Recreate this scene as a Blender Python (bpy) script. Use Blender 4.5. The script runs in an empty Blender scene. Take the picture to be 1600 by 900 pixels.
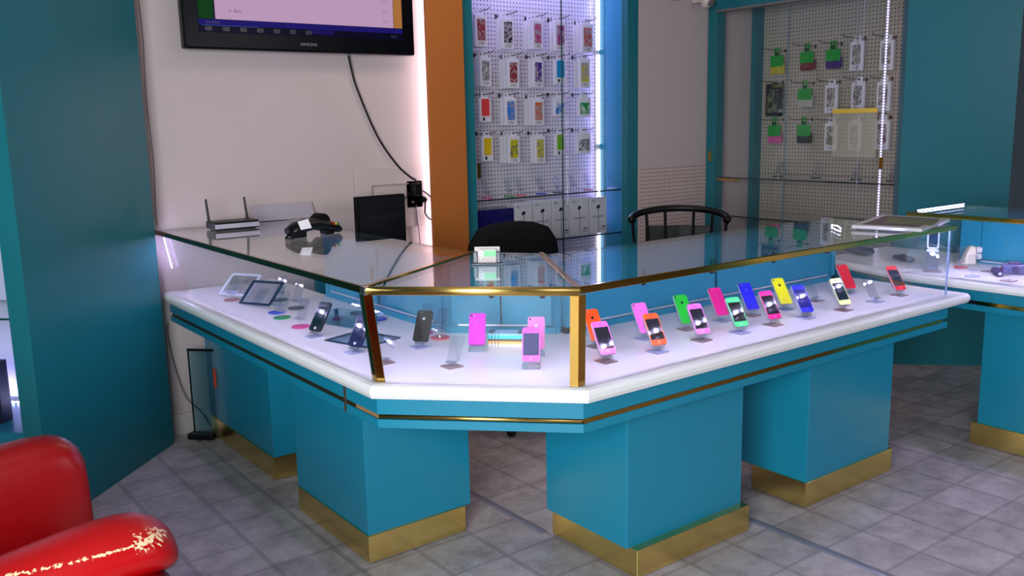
import bpy, bmesh, math, random
from mathutils import Vector, Matrix, Euler
random.seed(7)
S = bpy.context.scene
COL = S.collection
PI = math.pi
# ------------------------------------------------------------------ camera
F, PITCH, ROLL, YAW, HC = 1414.7, 0.17947667, -0.02116519, 0.92710192, 1.45
fw = Vector((math.cos(YAW)*math.cos(PITCH), math.sin(YAW)*math.cos(PITCH), -math.sin(PITCH)))
r0 = Vector((math.sin(YAW), -math.cos(YAW), 0)); u0 = r0.cross(fw)
RR = r0*math.cos(ROLL)+u0*math.sin(ROLL); UU = u0*math.cos(ROLL)-r0*math.sin(ROLL)
cam = bpy.data.cameras.new('camera'); camo = bpy.data.objects.new('camera', cam); COL.objects.link(camo)
m = Matrix((RR, UU, -fw)).transposed().to_4x4(); m.translation = Vector((0, 0, HC)); camo.matrix_world = m
cam.sensor_width = 36.0; cam.lens = 36.0*F/1600.0; cam.clip_start = 0.02
S.camera = camo
# ------------------------------------------------------------------ view, world, lights
S.view_settings.view_transform = 'Standard'; S.view_settings.look = 'None'
S.view_settings.gamma = 1.0; S.view_settings.exposure = 0.0; S.view_settings.use_curve_mapping = False
try:
    S.cycles.use_denoising = True; S.cycles.max_bounces = 10; S.cycles.transparent_max_bounces = 40
    S.cycles.sample_clamp_indirect = 6.0; S.cycles.glossy_bounces = 6; S.cycles.caustics_reflective = False
except Exception: pass
w = bpy.data.worlds.new('world'); S.world = w; w.use_nodes = True
w.node_tree.nodes['Background'].inputs[0].default_value = (0.62, 0.78, 1.0, 1)
w.node_tree.nodes['Background'].inputs[1].default_value = 0.045
def area(name, loc, target, sx, sy, power, col):
    l = bpy.data.lights.new(name, 'AREA'); l.shape = 'RECTANGLE'; l.size = sx; l.size_y = sy; l.energy = power; l.color = col
    o = bpy.data.objects.new(name, l); COL.objects.link(o); o.location = loc
    o.rotation_euler = (Vector(target)-Vector(loc)).to_track_quat('-Z', 'Y').to_euler(); return o
area('shop_window_daylight', (-1.25, -0.25, 1.50), (1.8, 1.9, 0.45), 2.0, 1.5, 205, (0.80, 0.92, 1.0))
area('shop_door_daylight', (3.8, -2.4, 2.1), (3.2, 1.0, 0.0), 1.6, 1.6, 30, (0.90, 0.86, 1.0))
area('ceiling_light', (2.6, 3.2, 2.74), (2.6, 3.2, 0), 1.2, 0.6, 10, (1.0, 0.80, 0.70))
def strip_lamp(name, p0, p1, facing, power, col=(0.50, 0.46, 1.0), width=0.012):
    p0 = Vector(p0); p1 = Vector(p1); x = (p1-p0); L = x.length; x.normalize(); z = -Vector(facing); z = (z-x*z.dot(x)).normalized(); y = z.cross(x)
    l = bpy.data.lights.new(name, 'AREA'); l.shape = 'RECTANGLE'; l.size = L; l.size_y = width; l.energy = power; l.color = col
    o = bpy.data.objects.new(name, l); COL.objects.link(o); mw = Matrix((x, y, z)).transposed().to_4x4(); mw.translation = (p0+p1)/2; o.matrix_world = mw; return o
# light-strip lamps: under the counter rails, in the cabinets
strip_lamp('strip_lamp', (1.235, 4.31, 0.975), (1.262, 4.31, 0.82), (0.1, -1, 0), 0.5)
strip_lamp('strip_lamp', (4.290, 4.685, 0.75), (4.290, 4.685, 2.45), (-0.8, -0.6, 0), 4.2, (0.40, 0.36, 1.0))
strip_lamp('strip_lamp', (3.05, 4.50, 2.48), (4.20, 4.50, 2.48), (0, 0.25, -1), 6.0, (0.42, 0.38, 1.0))
strip_lamp('strip_lamp', (2.712, 4.305, 0.6), (2.712, 4.305, 2.7), (-1, 0.35, 0), 2.4, (1.0, 0.86, 1.0))
strip_lamp('strip_lamp', (5.11, 2.875, 0.75), (5.11, 2.875, 2.12), (0.6, 1, 0), 0.8, (0.8, 0.75, 1.0))
strip_lamp('strip_lamp', (0.72, 3.90, 0.375), (0.06, 4.56, 0.375), (0, 0, 1), 3.5, (0.50, 0.48, 1.0))

# ------------------------------------------------------------------ measuring: a sight line from the photographer's place to a plane
def ray(x, y): return RR*((x-800)/F) - UU*((y-450)/F) + fw
def atz(x, y, z): d = ray(x, y); return Vector((0, 0, HC))+d*((z-HC)/d.z)
def atx(x, y, X): d = ray(x, y); return Vector((0, 0, HC))+d*(X/d.x)
def aty(x, y, Y): d = ray(x, y); return Vector((0, 0, HC))+d*(Y/d.y)

# ------------------------------------------------------------------ materials
def s2l(c): return tuple(((v/255.0)/12.92 if v/255.0 <= 0.04045 else (((v/255.0)+0.055)/1.055)**2.4) for v in c)
MATS = {}
def newmat(name):
    mt = bpy.data.materials.new(name); mt.use_nodes = True; nt = mt.node_tree
    b = nt.nodes['Principled BSDF']; return mt, nt, b
def P(name, rgb, rough=0.5, metal=0.0, spec=0.5, noise=0.0, nscale=30.0, bump=0.0, coat=0.0, emit=None, es=0.0, lin=False):
    if name in MATS: return MATS[name]
    mt, nt, b = newmat(name); c = rgb if lin else s2l(rgb)
    b.inputs['Base Color'].default_value = (*c, 1); b.inputs['Roughness'].default_value = rough
    b.inputs['Metallic'].default_value = metal; b.inputs['Specular IOR Level'].default_value = spec
    b.inputs['Coat Weight'].default_value = coat
    if emit:
        b.inputs['Emission Color'].default_value = (*s2l(emit), 1); b.inputs['Emission Strength'].default_value = es
    tc = nt.nodes.new('ShaderNodeTexCoord'); nz = nt.nodes.new('ShaderNodeTexNoise'); nz.inputs['Scale'].default_value = nscale
    nz.inputs['Detail'].default_value = 4
    nt.links.new(tc.outputs['Object'], nz.inputs['Vector'])
    mr = nt.nodes.new('ShaderNodeMapRange'); mr.inputs['To Min'].default_value = max(0, rough-0.04); mr.inputs['To Max'].default_value = rough+0.04
    nt.links.new(nz.outputs['Fac'], mr.inputs['Value']); nt.links.new(mr.outputs['Result'], b.inputs['Roughness'])
    if noise:
        mx = nt.nodes.new('ShaderNodeMix'); mx.data_type = 'RGBA'
        mx.inputs['A'].default_value = (*[v*(1-noise) for v in c], 1); mx.inputs['B'].default_value = (*[min(1, v*(1+noise)) for v in c], 1)
        nt.links.new(nz.outputs['Fac'], mx.inputs['Factor']); nt.links.new(mx.outputs['Result'], b.inputs['Base Color'])
    if bump:
        bp = nt.nodes.new('ShaderNodeBump'); bp.inputs['Strength'].default_value = bump; bp.inputs['Distance'].default_value = 0.002
        nt.links.new(nz.outputs['Fac'], bp.inputs['Height']); nt.links.new(bp.outputs['Normal'], b.inputs['Normal'])
    MATS[name] = mt; return mt
def math_node(nt, op, a, b=None):
    n = nt.nodes.new('ShaderNodeMath'); n.operation = op
    for i, v in enumerate((a, b)):
        if v is None: continue
        if isinstance(v, (int, float)): n.inputs[i].default_value = v
        else: nt.links.new(v, n.inputs[i])
    return n.outputs[0]
def glass(name, tint=(1, 1, 1), f0=0.04, powr=5.0, gcol=(1, 1, 1)):
    if name in MATS: return MATS[name]
    mt = bpy.data.materials.new(name); mt.use_nodes = True; nt = mt.node_tree; nt.nodes.clear()
    out = nt.nodes.new('ShaderNodeOutputMaterial'); lw = nt.nodes.new('ShaderNodeLayerWeight'); lw.inputs['Blend'].default_value = 0.5
    f = math_node(nt, 'POWER', lw.outputs['Facing'], powr); f = math_node(nt, 'MULTIPLY', f, 1-f0); f = math_node(nt, 'ADD', f, f0)
    t = nt.nodes.new('ShaderNodeBsdfTransparent'); t.inputs[0].default_value = (*tint, 1)
    g = nt.nodes.new('ShaderNodeBsdfGlossy'); g.inputs[0].default_value = (*gcol, 1); g.inputs['Roughness'].default_value = 0.0
    mx = nt.nodes.new('ShaderNodeMixShader'); nt.links.new(f, mx.inputs[0]); nt.links.new(t.outputs[0], mx.inputs[1]); nt.links.new(g.outputs[0], mx.inputs[2])
    nt.links.new(mx.outputs[0], out.inputs[0]); MATS[name] = mt; return mt
def led(name, axis, strength, col=(0.60, 0.55, 1.0), pitch=0.0167, base=0.12):
    if name in MATS: return MATS[name]
    mt = bpy.data.materials.new(name); mt.use_nodes = True; nt = mt.node_tree; nt.nodes.clear()
    out = nt.nodes.new('ShaderNodeOutputMaterial'); e = nt.nodes.new('ShaderNodeEmission'); e.inputs[0].default_value = (*col, 1)
    g = nt.nodes.new('ShaderNodeTexCoord'); sp = nt.nodes.new('ShaderNodeSeparateXYZ'); nt.links.new(g.outputs['Object'], sp.inputs[0])
    v = math_node(nt, 'DIVIDE', sp.outputs[axis], pitch); v = math_node(nt, 'FRACT', v); v = math_node(nt, 'LESS_THAN', v, 0.42)
    v = math_node(nt, 'MULTIPLY', v, strength*(1-base)); v = math_node(nt, 'ADD', v, strength*base)
    nt.links.new(v, e.inputs[1]); nt.links.new(e.outputs[0], out.inputs[0]); MATS[name] = mt; return mt
def swirl(name, a, b, scale=26.0, seed=0.0):
    if name in MATS: return MATS[name]
    mt, nt, bs = newmat(name); bs.inputs['Roughness'].default_value = 0.3
    tc = nt.nodes.new('ShaderNodeTexCoord'); mp = nt.nodes.new('ShaderNodeMapping'); mp.inputs['Location'].default_value = (seed, seed*1.7, seed)
    nt.links.new(tc.outputs['Object'], mp.inputs[0])
    nz = nt.nodes.new('ShaderNodeTexNoise'); nz.inputs['Scale'].default_value = scale; nz.inputs['Distortion'].default_value = 1.5
    nt.links.new(mp.outputs[0], nz.inputs['Vector']); cr = nt.nodes.new('ShaderNodeValToRGB')
    cr.color_ramp.elements[0].position = 0.42; cr.color_ramp.elements[1].position = 0.60
    cr.color_ramp.elements[0].color = (*s2l(a), 1); cr.color_ramp.elements[1].color = (*s2l(b), 1)
    nt.links.new(nz.outputs['Fac'], cr.inputs[0]); nt.links.new(cr.outputs[0], bs.inputs['Base Color']); MATS[name] = mt; return mt
def pegboard(name, ax, rgb):
    mt, nt, b = newmat(name); b.inputs['Roughness'].default_value = 0.45
    g = nt.nodes.new('ShaderNodeNewGeometry'); sp = nt.nodes.new('ShaderNodeSeparateXYZ'); nt.links.new(g.outputs['Position'], sp.inputs[0])
    ds = []
    for a in (ax, 'Z'):
        v = math_node(nt, 'DIVIDE', sp.outputs[a], 0.0254); v = math_node(nt, 'FRACT', v); v = math_node(nt, 'SUBTRACT', v, 0.5); ds.append(math_node(nt, 'MULTIPLY', v, v))
    d = math_node(nt, 'ADD', ds[0], ds[1]); d = math_node(nt, 'LESS_THAN', d, 0.032)
    mx = nt.nodes.new('ShaderNodeMix'); mx.data_type = 'RGBA'; mx.inputs['A'].default_value = (*s2l(rgb), 1); mx.inputs['B'].default_value = (*s2l((45, 38, 48)), 1)
    nt.links.new(d, mx.inputs['Factor']); nt.links.new(mx.outputs['Result'], b.inputs['Base Color']); MATS[name] = mt; return mt
def floormat():
    mt, nt, b = newmat('vinyl_tile'); b.inputs['Roughness'].default_value = 0.42
    g = nt.nodes.new('ShaderNodeNewGeometry'); sp = nt.nodes.new('ShaderNodeSeparateXYZ'); nt.links.new(g.outputs['Position'], sp.inputs[0])
    line = None; cells = []
    for a, o, per, wd in (('X', 1.045, 0.2179, 0.062), ('Y', 1.673, 0.2175, 0.044)):
        v = math_node(nt, 'SUBTRACT', sp.outputs[a], o); v = math_node(nt, 'DIVIDE', v, per); v = math_node(nt, 'ADD', v, 50.5)
        cells.append(math_node(nt, 'FLOOR', math_node(nt, 'ADD', v, 0.5)))
        v = math_node(nt, 'FRACT', v); v = math_node(nt, 'SUBTRACT', v, 0.5); v = math_node(nt, 'ABSOLUTE', v)
        edge = math_node(nt, 'LESS_THAN', v, wd*0.55); core = math_node(nt, 'LESS_THAN', v, wd*0.22)
        e = math_node(nt, 'SUBTRACT', edge, math_node(nt, 'MULTIPLY', core, 0.75))
        line = e if line is None else math_node(nt, 'MAXIMUM', line, e)
    nz = nt.nodes.new('ShaderNodeTexNoise'); nz.inputs['Scale'].default_value = 9; nz.inputs['Detail'].default_value = 9; nz.inputs['Roughness'].default_value = 0.68
    nt.links.new(g.outputs['Position'], nz.inputs['Vector'])
    cr = nt.nodes.new('ShaderNodeValToRGB'); cr.color_ramp.elements[0].position = 0.30; cr.color_ramp.elements[1].position = 0.72
    cr.color_ramp.elements[0].color = (*s2l((146, 132, 128)), 1); cr.color_ramp.elements[1].color = (*s2l((206, 192, 188)), 1)
    nt.links.new(nz.outputs['Fac'], cr.inputs[0])
    cb = nt.nodes.new('ShaderNodeCombineXYZ'); nt.links.new(cells[0], cb.inputs[0]); nt.links.new(cells[1], cb.inputs[1])
    wn = nt.nodes.new('ShaderNodeTexWhiteNoise'); wn.noise_dimensions = '3D'; nt.links.new(cb.outputs[0], wn.inputs['Vector'])
    tv = nt.nodes.new('ShaderNodeMapRange'); tv.inputs['To Min'].default_value = 0.86; tv.inputs['To Max'].default_value = 1.05
    nt.links.new(wn.outputs['Value'], tv.inputs['Value'])
    vm = nt.nodes.new('ShaderNodeVectorMath'); vm.operation = 'SCALE'; nt.links.new(cr.outputs[0], vm.inputs[0]); nt.links.new(tv.outputs[0], vm.inputs['Scale'])
    mx = nt.nodes.new('ShaderNodeMix'); mx.data_type = 'RGBA'; mx.inputs['B'].default_value = (*s2l((98, 86, 84)), 1)
    nt.links.new(math_node(nt, 'MULTIPLY', line, 0.62), mx.inputs['Factor']); nt.links.new(vm.outputs[0], mx.inputs['A']); nt.links.new(mx.outputs['Result'], b.inputs['Base Color'])
    bp = nt.nodes.new('ShaderNodeBump'); bp.inputs['Strength'].default_value = 0.25; bp.inputs['Distance'].default_value = 0.002
    nt.links.new(math_node(nt, 'SUBTRACT', nz.outputs['Fac'], line), bp.inputs['Height']); nt.links.new(bp.outputs['Normal'], b.inputs['Normal'])
    MATS['floor'] = mt; return mt
def wornred():
    mt, nt, b = newmat('worn_red_leather'); b.inputs['Roughness'].default_value = 0.34; b.inputs['Specular IOR Level'].default_value = 0.4
    tc = nt.nodes.new('ShaderNodeTexCoord'); sp = nt.nodes.new('ShaderNodeSeparateXYZ'); nt.links.new(tc.outputs['Object'], sp.inputs[0])
    nz = nt.nodes.new('ShaderNodeTexNoise'); nz.inputs['Scale'].default_value = 140; nz.inputs['Detail'].default_value = 6; nt.links.new(tc.outputs['Object'], nz.inputs['Vector'])
    # wear runs in a line along the outer shoulder of the roll (object z) and spreads out at its front end
    z = math_node(nt, 'ABSOLUTE', math_node(nt, 'SUBTRACT', sp.outputs['Z'], 0.060)); side = math_node(nt, 'LESS_THAN', sp.outputs['Y'], -0.045)
    fr = math_node(nt, 'GREATER_THAN', sp.outputs['X'], -0.075)
    wd = math_node(nt, 'ADD', 0.0035, math_node(nt, 'MULTIPLY', fr, 0.014))
    k = math_node(nt, 'DIVIDE', z, wd); k = math_node(nt, 'SUBTRACT', 1.0, k); k = math_node(nt, 'MULTIPLY', k, side)
    k = math_node(nt, 'MULTIPLY', k, 0.22)
    k = math_node(nt, 'GREATER_THAN', math_node(nt, 'ADD', k, nz.outputs['Fac']), 0.66)
    k = math_node(nt, 'MULTIPLY', k, math_node(nt, 'GREATER_THAN', math_node(nt, 'SUBTRACT', wd, math_node(nt, 'MULTIPLY', z, 0.55)), 0))
    k = math_node(nt, 'MULTIPLY', k, side)
    mx = nt.nodes.new('ShaderNodeMix'); mx.data_type = 'RGBA'; mx.inputs['A'].default_value = (*s2l((168, 2, 6)), 1); mx.inputs['B'].default_value = (*s2l((225, 190, 150)), 1)
    nt.links.new(k, mx.inputs['Factor']); nt.links.new(mx.outputs['Result'], b.inputs['Base Color']); MATS['wornred'] = mt; return mt

TEAL = P('teal_laminate', (0.008, 0.205, 0.310), 0.30, lin=True, noise=0.05, nscale=3)
TEALD = P('teal_frame_and_shade', (0.008, 0.150, 0.180), 0.38, lin=True, noise=0.05, nscale=3)  # frame teal; on left panel and corner wall it carries their shade
WALL = P('painted_wall', (196, 176, 172), 0.75, noise=0.02, nscale=2, bump=0.05)
WHITE = P('white_solid_surface', (238, 232, 228), 0.25)
BRASS = P('polished_brass', (206, 160, 72), 0.12, 1.0)
KICK = P('dull_brass_kick_plate', (252, 216, 132), 0.24, 1.0, noise=0.06, nscale=8)
SATIN = P('satin_brass', (236, 196, 110), 0.30, 1.0)
BLACK = P('black_plastic', (7, 6, 8), 0.4, spec=0.3)
MATTE = P('matte_black', (4, 3, 5), 0.75, spec=0.2, noise=0.2, nscale=80)
GLASS = glass('clear_glass', (0.985, 0.995, 0.995), 0.025)
TOPG = glass('top_glass', (0.94, 0.985, 0.98), 0.13)
EDGE = P('glass_edge_green', (26, 70, 66), 0.2)
CLEAR = glass('clear_acrylic', (0.93, 0.94, 0.97), 0.07, 3.0)
SMOKE = P('smoked_plate', (142, 112, 108), 0.28, spec=0.35)
LAV = P('tinted_plate', (158, 156, 186), 0.28, spec=0.35)
CHROME = P('chrome_wire', (120, 112, 110), 0.25, 1.0)
PACKW = P('white_card', (226, 218, 222), 0.5)
PEGX = pegboard('white_pegboard', 'X', (214, 205, 206)); PEGY = pegboard('cream_pegboard', 'Y', (186, 172, 156)); PEGW = pegboard('wall_pegboard', 'X', (204, 180, 170))
DK = P('ink', (22, 20, 26), 0.5)

# ------------------------------------------------------------------ mesh helpers
class MB:
    def __init__(s): s.v = []; s.f = []; s.m = []
    def add(s, vs, fs, mi=0, M=None):
        n = len(s.v)
        s.v += [tuple(M @ Vector(p)) if M else tuple(p) for p in vs]; s.f += [tuple(i+n for i in f) for f in fs]; s.m += [mi]*len(fs); return s
    def box(s, x0, x1, y0, y1, z0, z1, mi=0, M=None):
        v = [(x, y, z) for z in (z0, z1) for y in (y0, y1) for x in (x0, x1)]
        return s.add(v, [(0, 2, 3, 1), (4, 5, 7, 6), (0, 1, 5, 4), (2, 6, 7, 3), (0, 4, 6, 2), (1, 3, 7, 5)], mi, M)
    def loft(s, rings, mi=0, M=None, cap=True, mcap=None):
        n = len(rings[0]); vs = [p for r in rings for p in r]; fs = []
        for k in range(len(rings)-1):
            for i in range(n):
                j = (i+1) % n; fs.append((k*n+i, k*n+j, (k+1)*n+j, (k+1)*n+i))
        s.add(vs, fs, mi, M)
        if cap:
            b = len(s.v)-len(vs); s.f.append(tuple(b+i for i in reversed(range(n)))); s.f.append(tuple(b+(len(rings)-1)*n+i for i in range(n)))
            s.m += [mi if mcap is None else mcap]*2
        return s
    def prism(s, poly, z0, z1, mi=0, M=None, side=None):
        return s.loft([[(x, y, z0) for x, y in poly], [(x, y, z1) for x, y in poly]], mi if side is None else side, M, True, mi)
    def xz(s, poly, y0, y1, mi=0, M=None, dx=0, dz=0):
        return s.loft([[(x+dx, y1, z+dz) for x, z in poly], [(x+dx, y0, z+dz) for x, z in poly]], mi, M)
    def lathe(s, prof, n=20, mi=0, M=None):
        rings = [[(r*math.cos(2*PI*i/n), r*math.sin(2*PI*i/n), z) for i in range(n)] for r, z in prof]
        return s.loft(rings, mi, M)
    def tube(s, pts, r, n=8, mi=0, M=None):
        pts = [Vector(p) for p in pts]; rings = []; a = None
        for i, p in enumerate(pts):
            t = (pts[min(i+1, len(pts)-1)]-pts[max(i-1, 0)]).normalized()
            if a is None: a = t.orthogonal().normalized()
            a = (a-t*a.dot(t)).normalized(); b = t.cross(a); rr = r[i] if isinstance(r, (list, tuple)) else r
            rings.append([p+(a*math.cos(2*PI*k/n)+b*math.sin(2*PI*k/n))*rr for k in range(n)])
        return s.loft(rings, mi, M)
    def slab(s, q, th, mi=0):      # quad pane with thickness along its normal
        q = [Vector(p) for p in q]; nn = (q[1]-q[0]).cross(q[3]-q[0]).normalized()*th
        return s.loft([q, [p+nn for p in q]], mi)
    def bar(s, p0, p1, w, h, mi=0):
        p0 = Vector(p0); p1 = Vector(p1); t = (p1-p0).normalized(); a = Vector((0, 0, 1)) if abs(t.z) < 0.9 else Vector((1, 0, 0))
        sd = t.cross(a).normalized(); up = sd.cross(t)
        rg = lambda p: [p+sd*w/2+up*h/2, p-sd*w/2+up*h/2, p-sd*w/2-up*h/2, p+sd*w/2-up*h/2]
        return s.loft([rg(p0), rg(p1)], mi)
def rrect(w, h, r, n=5, z0=0.0):
    o = []
    for cx, cz, a in ((w/2-r, r, -90), (w/2-r, h-r, 0), (-w/2+r, h-r, 90), (-w/2+r, r, 180)):
        for k in range(n+1):
            t = math.radians(a+90*k/n); o.append((cx+r*math.cos(t), cz+r*math.sin(t)+z0))
    return o
def wloc(o):
    p = Vector((0, 0, 0))
    while o: p += Vector(o.location); o = o.parent
    return p
def smooth(pts, n=8):
    pts = [Vector(p) for p in pts]; o = []
    for i in range(len(pts)-1):
        a, b, c, d = pts[max(i-1, 0)], pts[i], pts[i+1], pts[min(i+2, len(pts)-1)]
        for k in range(n):
            t = k/n; o.append(0.5*((2*b)+(c-a)*t+(2*a-5*b+4*c-d)*t*t+(3*b-a-3*c+d)*t**3))
    o.append(pts[-1]); return o
def build(name, mb, mats, parent=None, world=True, bevel=0, seg=2, shade=False, subd=0, label=None, origin=None):
    off = wloc(parent) if (parent and world) else Vector((0, 0, 0)); lo = Vector((0, 0, 0))
    if origin is not None: lo = Vector(origin)-off; off = Vector(origin)
    me = bpy.data.meshes.new(name); me.from_pydata([tuple(Vector(p)-off) for p in mb.v], [], mb.f)
    mats = mats if isinstance(mats, (list, tuple)) else [mats]
    for x in mats: me.materials.append(x)
    for i, p in enumerate(me.polygons): p.material_index = min(mb.m[i], len(mats)-1); p.use_smooth = shade
    bm = bmesh.new(); bm.from_mesh(me); bmesh.ops.recalc_face_normals(bm, faces=bm.faces); bm.to_mesh(me); bm.free(); me.update()
    o = bpy.data.objects.new(name, me); COL.objects.link(o); o.location = lo
    if parent: o.parent = parent
    if bevel:
        b = o.modifiers.new('bevel', 'BEVEL'); b.width = bevel; b.segments = seg; b.limit_method = 'ANGLE'; b.angle_limit = math.radians(35)
    if subd:
        d = o.modifiers.new('sub', 'SUBSURF'); d.levels = subd; d.render_levels = subd
    if label: o['label'] = label
    return o
def tag(o, label, cat, group=None):
    o['label'] = label; o['category'] = cat
    if group: o['group'] = group
    return o
def thing(name, label, cat, loc, rot=(0, 0, 0), group=None):
    o = bpy.data.objects.new(name, None); COL.objects.link(o); o.location = loc; o.rotation_euler = rot; o.empty_display_size = 0.05
    return tag(o, label, cat, group)
def struct(name, mb, mats, **k): o = build(name, mb, mats, **k); o['kind'] = 'structure'; return o
def lettering(text, size, parent, M, mt, depth=0.0003, name='lettering', align='CENTER'):
    c = bpy.data.curves.new(name, 'FONT'); c.body = text; c.size = size; c.extrude = depth; c.align_x = align; c.align_y = 'CENTER'; c.resolution_u = 2
    t = bpy.data.objects.new('t', c); COL.objects.link(t); me = bpy.data.meshes.new_from_object(t)
    bpy.data.objects.remove(t); bpy.data.curves.remove(c)
    me.materials.clear(); me.materials.append(mt); o = bpy.data.objects.new(name, me); COL.objects.link(o); o.parent = parent; o.matrix_local = M; return o
FRONT = Matrix.Rotation(PI/2, 4, 'X')                 # text facing -Y, reading along +X
def at(x, y, z, rot=None): return Matrix.Translation((x, y, z)) @ (rot if rot is not None else FRONT)

# ------------------------------------------------------------------ the room
struct('floor', MB().box(-3.5, 7.6, -3.5, 6.0, -0.05, 0), floormat())
YW = 4.35
b = MB().box(1.05, 2.916, YW, YW+0.12, 0, 2.8)
struct('wall_back', b, WALL)
b = MB().box(4.336, 5.62, YW, YW+0.12, 1.133, 2.8); b.box(4.336, 5.03, YW-0.008, YW+0.12, 0, 1.133, 1); b.box(5.03, 5.62, YW-0.004, YW+0.12, 0, 1.133, 0)
struct('wall_alcove', b, [WALL, PEGW])
struct('wall_right', MB().box(5.62, 5.74, 2.82, YW+0.12, 0, 2.8), WALL)
struct('wall_recess', MB().box(2.8, 4.5, 4.76, 4.86, 0, 2.8), WALL)
D0 = Vector((4.90, 2.82)); D1 = Vector((5.322, 2.399)); nrm = Vector((0.707, 0.707))
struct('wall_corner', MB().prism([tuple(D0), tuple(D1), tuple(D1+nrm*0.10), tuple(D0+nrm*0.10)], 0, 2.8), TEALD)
struct('wall_passage', MB().box(5.75, 7.6, 2.0, 2.1, 0, 2.8).box(7.3, 7.4, -1, 2.0, 0, 2.8), P('dark_passage', (12, 11, 12), 0.8))  # near-black colour stands in for the darkness of the unlit passage
struct('ceiling', MB().box(-1.2, 7.6, 0.2, 6.0, 2.8, 2.9), P('ceiling_paint', (200, 190, 182), 0.8))
W = Vector((1.172, 4.237))
struct('baseboard_back', MB().box(1.185, 2.70, YW-0.015, YW, 0, 0.10), P('baseboard_paint', (198, 186, 182), 0.6))

# ------------------------------------------------------------------ left display cabinet (a deep teal side panel towards us)
dv = Vector((-0.7071, -0.7071)); lv = Vector((-0.7071, 0.7071)); PC = Vector((0.520, 3.585)); WB = Vector((1.160, 4.225))
lc = thing('display_cabinet', 'tall teal display cabinet with deep side panel at the left edge', 'cabinet', (0.3, 3.9, 0))
def quad2(a, b2, c, d): return [tuple(a), tuple(b2), tuple(c), tuple(d)]
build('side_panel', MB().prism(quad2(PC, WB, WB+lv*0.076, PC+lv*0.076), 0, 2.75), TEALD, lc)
b = MB(); b.prism(quad2(PC+lv*0.09-dv*0.40, PC+lv*1.1-dv*0.40, PC+lv*1.1-dv*0.42, PC+lv*0.09-dv*0.42), 0.0, 2.75)
build('back_panel', b, P('cabinet_back_white', (205, 205, 225), 0.5), lc)
build('bottom_board', MB().prism(quad2(PC+lv*0.078-dv*0.02, PC+lv*1.1-dv*0.02, PC+lv*1.1-dv*0.40, PC+lv*0.078-dv*0.40), 0.0, 0.36), TEAL, lc)
for zz in (0.78, 1.16): build('glass_shelf', MB().prism(quad2(PC+lv*0.078-dv*0.05, PC+lv*1.1-dv*0.05, PC+lv*1.1-dv*0.39, PC+lv*0.078-dv*0.39), zz, zz+0.008, 0, None, 1), [GLASS, EDGE], lc)
q0 = PC+lv*0.08-dv*0.36; q1 = PC+lv*1.0-dv*0.36
build('light_strip', MB().bar((q0.x, q0.y, 0.366), (q1.x, q1.y, 0.366), 0.010, 0.006), led('led_left', 0, 12, (0.66, 0.66, 1.0)), lc, origin=(q0.x, q0.y, 0.366))
q = PC+lv*0.30-dv*0.14
bx = thing('boxed_gadget', 'dark boxed gadget standing on the lowest shelf of the left display cabinet', 'box', (q.x, q.y, 0.361), (0, 0, PI/4*3+PI))
build('carton', MB().box(-0.06, 0.06, -0.03, 0.03, 0, 0.24), P('navy_carton', (24, 22, 50), 0.4), bx, world=False, bevel=0.002)
build('label_panel', MB().box(-0.05, 0.05, -0.032, -0.030, 0.04, 0.20), P('carton_label', (60, 60, 110), 0.4), bx, world=False)

# ------------------------------------------------------------------ main display counter
ZS, ZT = 0.705, 0.998
XE = 3.69; YB = 2.425; XL = 1.745; YF = 1.886
ct = thing('display_counter', 'long angled teal glass display counter with brass trim, full of phones', 'counter', (1.9, 2.6, 0))
def opoly(xl, yf, s, xr): return [(xl, YW-0.02), (xl, s-xl), (s-yf, yf), (xr, yf), (xr, YB+0.01), (4.475-YB+0.03, YB+0.01), (XL, 4.475-XL+0.03), (XL, YW-0.02)]
# white ledge: rounded nosing built from stacked outlines
rings = []
for off, z in ((0.020, 0.660), (0.006, 0.663), (0.0, 0.676), (0.0, 0.689), (0.008, 0.701), (0.022, 0.705)):
    pl = opoly(1.196+off, 1.846+off, 3.495+off*1.414, 3.815-off); rings.append([(x, y, z) for x, y in pl])
build('ledge', MB().loft(rings), WHITE, ct, shade=False)
b = MB().prism(opoly(1.225, 1.880, 3.538, 3.70), 0.608, 0.660)
b.prism(opoly(1.240, 1.895, 3.560, 3.69), 0.592, 0.608); b.prism(opoly(1.225, 1.880, 3.538, 3.70), 0.566, 0.592)
build('apron', b, TEAL, ct)
def halfround(p0, p1, r, h):
    p0 = Vector(p0); p1 = Vector(p1); t = (p1-p0).normalized(); sd = t.cross(Vector((0, 0, 1))); rg = []
    for p in (p0, p1): rg.append([p+sd*r*max(-0.5, math.cos(k*PI/12))+Vector((0, 0, h*math.sin(k*PI/12))) for k in range(24)])
    return MB().loft(rg)
C0 = (1.233, 3.549-1.233); C1 = (3.549-1.888, 1.888)
build('trim', MB().bar((1.233, C0[1]+0.14, 0.600), (1.233, 4.30, 0.600), 0.012, 0.014), P('dull_bronze_trim', (92, 74, 40), 0.3, 0.8), ct, label='dull worn trim along the left wing')
build('trim', MB().bar((1.233, C0[1]+0.14, 0.600), (C0[0], C0[1], 0.600), 0.010, 0.012), P('torn_chipboard', (150, 110, 66), 0.8, noise=0.4, nscale=90), ct, label='torn edge where the brass trim is missing')
build('trim', halfround((C0[0], C0[1], 0.600), (C1[0], C1[1], 0.600), 0.009, 0.0072), SATIN, ct, shade=True)
build('trim', MB().bar((C1[0], C1[1], 0.603), (3.66, 1.888, 0.603), 0.014, 0.006).bar((C1[0], C1[1], 0.596), (3.66, 1.888, 0.596), 0.014, 0.006), BRASS, ct)
build('joint_gap', MB().box(1.2205, 1.232, 2.515, 2.523, 0.566, 0.659), P('bare_wood_gap', (60, 44, 30), 0.8), ct)
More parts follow.
